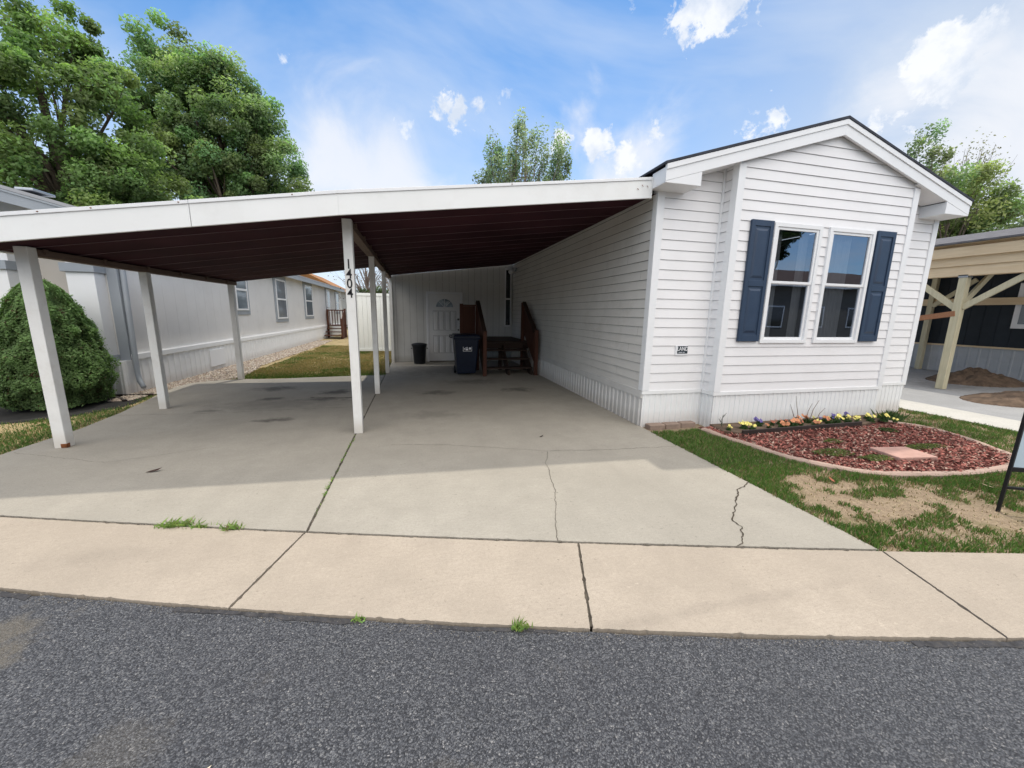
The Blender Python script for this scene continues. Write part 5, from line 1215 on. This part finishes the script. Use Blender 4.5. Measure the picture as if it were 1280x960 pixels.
# pansies
COLS = {'orange': (.56, .25, .13), 'yellow': (.74, .66, .20), 'purple': (.16, .13, .34), 'red orange': (.42, .15, .09)}
def pansy_mesh(colr, seed):
    rg = np.random.default_rng(seed); n_ = 130; v = rg.normal(size=(n_, 3)); v /= np.linalg.norm(v, axis=1)[:, None]; v[:, 2] = np.abs(v[:, 2])
    P_ = v*np.array([.055, .045, .07])*rg.uniform(.4, 1, (n_, 1)); nn = v+rg.normal(size=(n_, 3))*.4; nn /= np.linalg.norm(nn, axis=1)[:, None]
    lv = leaf_quads(P_, nn, rg.uniform(.02, .04, n_), .5); fl = []; tn = []
    for k_ in range(int(rg.integers(4, 7))):
        a = rg.uniform(0, 6.28); rr_ = rg.uniform(.01, .06); c_ = Vector((rr_*math.cos(a), rr_*math.sin(a), .07+rg.uniform(-.015, .025)))
        d_ = Vector((rg.uniform(-.5, .5), -1, rg.uniform(.2, 1.2))).normalized(); s_ = Vector((0, 0, 1)).cross(d_).normalized(); u_ = d_.cross(s_)
        for j in range(5):
            an = 2*math.pi*j/5+.3; o_ = c_+(s_*math.cos(an)+u_*math.sin(an))*.013; e = .013
            for q in range(4): pass
            fl.append([o_+(s_*math.cos(t)+u_*math.sin(t))*e+d_*.002*j for t in (0, 1.57, 3.14, 4.71)])
            tn.append(np.array(colr)*rg.uniform(.75, 1.2))
    F = np.array([[tuple(v_) for v_ in q] for q in fl]).reshape(-1, 3)
    return lv, rg.uniform(.6, 1.3, (n_, 1))*np.array([[.05, .10, .03]]), F, np.array(tn)
spec = [(4.05, 4.12, 'yellow'), (4.32, 4.14, 'yellow'), (4.40, 4.08, 'yellow'), (4.66, 4.22, 'purple'), (4.70, 4.10, 'orange'), (4.86, 4.2, 'red orange'), (4.90, 4.06, 'orange'), (5.02, 4.22, 'red orange'), (5.12, 4.10, 'orange'),
        (5.17, 4.27, 'red orange'), (5.28, 4.12, 'red orange'), (5.36, 4.25, 'orange'), (5.50, 4.08, 'orange'), (5.52, 4.22, 'orange'), (5.64, 4.14, 'yellow'), (5.70, 4.26, 'yellow'), (5.78, 4.10, 'orange'), (5.84, 4.22, 'purple'), (5.95, 4.12, 'yellow'),
        (5.98, 4.28, 'yellow'), (6.05, 4.20, 'purple'), (6.14, 4.10, 'yellow'), (6.12, 4.30, 'purple'), (6.22, 4.22, 'purple'), (6.34, 4.12, 'yellow'), (6.46, 4.2, 'yellow'), (6.58, 4.1, 'yellow'), (6.68, 4.22, 'yellow'), (6.82, 4.08, 'yellow'), (6.93, 4.0, 'yellow')]
cache = {}
for i, (px_, py_, cn) in enumerate(spec):
    key = (cn, i % 3)
    t = empty('pansy', (px_, py_, .045), cn+' pansy in the flower row between the dark board and the skirting', 'flower', cn+' pansies along the skirting')
    if key not in cache:
        lv, lt, F, ft = pansy_mesh(COLS[cn], i+5)
        o0 = bpy.data.objects.new('z', None); OFF['z'] = (0, 0, 0)
        a = fast_mesh('leaves', lv, 4, M['leaf'], lt, None); b = fast_mesh('blossoms', F, 4, M['matte'], ft, None); bpy.data.objects.remove(o0)
        cache[key] = (a.data, b.data); a.parent = t; b.parent = t
    else:
        a = bpy.data.objects.new('leaves', cache[key][0]); b = bpy.data.objects.new('blossoms', cache[key][1]); link(a, t); link(b, t)
    t.scale = ((.75, 1.15, .9, 1.3, .65)[i % 5],)*3; t.rotation_euler = (0, 0, .4*math.sin(i*3))
# dry stalks and small plant
t = empty('dry_stalk', (5.35, 4.2, .04), 'tall thin dry stalks rising among the pansies', 'plant')
mb = MB()
for dx, hh, ln in ((0, .42, -.12), (.12, .3, .08), (.18, .34, .14), (-.05, .3, -.15), (.3, .22, .16)): mb.tube([(5.35+dx, 4.2, .04), (5.35+dx+ln*.5, 4.22, .04+hh*.6), (5.35+dx+ln, 4.21, .04+hh)], [.005, .004, .002], 5)
mb.build('stems', M['twig'], t)
t = empty('seedling', (4.08, 4.28, .02), 'small dark twiggy seedling against the left end of the bay skirting', 'plant'); mb = MB()
for k_ in range(9):
    a = k_*.7; z0 = .03+.02*k_; mb.tube([(4.08, 4.28, z0), (4.08+.05*math.cos(a), 4.28+.04*math.sin(a), z0+.06)], [.004, .0015], 4)
mb.tube([(4.08, 4.28, .0), (4.085, 4.28, .22)], [.005, .002], 5); mb.build('stems', paint('seedling_green', (.06, .08, .05), .8, .3), t)
t = grass('weed_clump', np.array(7.12+RNG.normal(size=260)*.12), np.array(4.2+RNG.normal(size=260)*.05), np.full(260, 0.), RNG.uniform(.08, .2, 260), gcol(260, (.07, .12, .045)), 'x', .6, .005, None)
tag(t, 'tuft of taller weeds at the right corner of the bay skirting', 'weeds', 'weeds')
# leaves and litter
def litter(name, x, y, z, s, colr, label, rot=0):
    mb = MB(); 
    pts = [(-.5, 0, 0), (-.2, .14, .05), (.25, .12, .1), (.5, 0, .22), (.25, -.12, .08), (-.2, -.14, .03)]
    c_, s_ = math.cos(rot), math.sin(rot); mb.add([(x+s*(a*c_-b*s_), y+s*(a*s_+b*c_), z+s*c2) for a, b, c2 in pts], [(0, 1, 2, 3, 4, 5)])
    o = mb.build(name, paint('litter_'+str(round(x, 2)), colr, .9, .3)); tag(o, label, 'leaf', 'fallen leaves'); fixn(o)
litter('fallen_leaf', -2.48, 4.15, .006, .13, (.05, .025, .02), 'dark curled leaf on the left driveway slab', .2)
litter('fallen_leaf', 1.51, 4.46, .006, .07, (.04, .03, .025), 'small dark leaf on the shaded right driveway slab', .5)
litter('fallen_leaf', 3.85, 2.62, .02, .09, (.35, .12, .07), 'reddish leaf on the grass below the bed edging', 1.2)
litter('fallen_leaf', 5.2, 2.2, .02, .09, (.5, .38, .26), 'pale tan leaf on the bare lawn near the bed', 2.2)
litter('fallen_leaf', -.75, 1.26, -.016, .045, (.6, .52, .38), 'pale wood sliver on the asphalt', .6)

# ------------------------------------------------------------------ yard sign at the right edge
sg = empty('yard_sign', (4.8, 1.9, 0), 'black metal yard sign frame with a pale blue white panel at the right edge', 'sign')
A = Vector((4.70, 1.90, 0)); dv = Vector((.62, -.30, 0))
for q, (s0, s1) in enumerate((((0, 0), (.03, .0)), ((1, 0), (.97, .0)))):
    mb = MB(); a = A+dv*s0[0]; mb.bar((a.x, a.y, -.02), (a.x+.03, a.y+.0, .98), .022, .022); mb.build('leg', M['blackpaint'], sg, .003)
for z in (.20, .36, .97):
    mb = MB(); mb.bar((A.x+.03*z, A.y, z), (A.x+dv.x+.03*z, A.y+dv.y, z), .02, .022 if z != .36 else .035); mb.build('crossbar', M['blackpaint'], sg, .002)
mb = MB(); mb.bar((A.x+.025, A.y-.003, .665), (A.x+dv.x+.01, A.y+dv.y+.003, .665), .008, .57); mb.build('sign_panel', M['signpanel'], sg, .001)

# ------------------------------------------------------------------ homes across the street (mirrored in the window panes)
def far_home(x0, x1, y0, y1, label, gable=False):
    t = empty('street_home', ((x0+x1)/2, y1, 0), label, 'house')
    mb = MB(); mb.box(x0, x1, y0, y1, 0, 3.6); mb.build('wall', M['creamwall'], t)
    mb = MB()
    if gable: mb.prism([(x0-.3, 3.6), (x1+.3, 3.6), ((x0+x1)/2, 4.7)], 'y', y0, y1+.4)
    else: mb.prism([(y0-.3, 3.6), (y1+.4, 3.6), ((y0+y1)/2, 4.75)], 'x', x0-.3, x1+.3)
    mb.build('roof', M['brownroof'], t)
    mb = MB()
    if gable:
        xm = (x0+x1)/2
        for s, xe in ((1, x1+.35), (-1, x0-.35)): mb.prism([(xm, 4.55), (xe, 3.4), (xe, 3.62), (xm, 4.78)], 'y', y1+.41, y1+.46)
        mb.build('rake_board', M['trim'], t)
    else: mb.box(x0-.3, x1+.3, y1+.41, y1+.44, 3.42, 3.6); mb.build('fascia', M['trim'], t)
    for xx in np.arange(x0+1.2, x1-1.2, 3.2):
        mb = MB(); mb.box(xx, xx+1.2, y1+.001, y1+.04, 1.0, 2.3); w_ = mb.build('window', M['trim'], t)
        mb = MB(); mb.box(xx+.08, xx+1.12, y1+.041, y1+.05, 1.08, 2.22); mb.build('pane', M['darkglass'], w_)
far_home(8.2, 12.6, -17, -9.5, 'cream gable fronted home across the street', True)
far_home(13.2, 34, -15.5, -10.5, 'long brown roofed home across the street, reflected in the window')
far_home(-16, 6, -16, -10.5, 'brown roofed home across the street behind the camera')
tree('street_tree', (28.3, -18.5, 0), 7, [(28.3, -18.5, 8.6, 1.7, 1.7, 2.6)], 120, 26000, .3, (.06, .10, .03), 'leafy tree behind the homes across the street', clr=(.5, .9), tr=.3)

SC.view_settings.view_transform = 'Standard'; SC.view_settings.look = 'None'; SC.view_settings.exposure = 0; SC.view_settings.gamma = 1
SC.render.engine = 'CYCLES'; SC.cycles.max_bounces = 8; SC.cycles.transparent_max_bounces = 12; SC.cycles.diffuse_bounces = 4
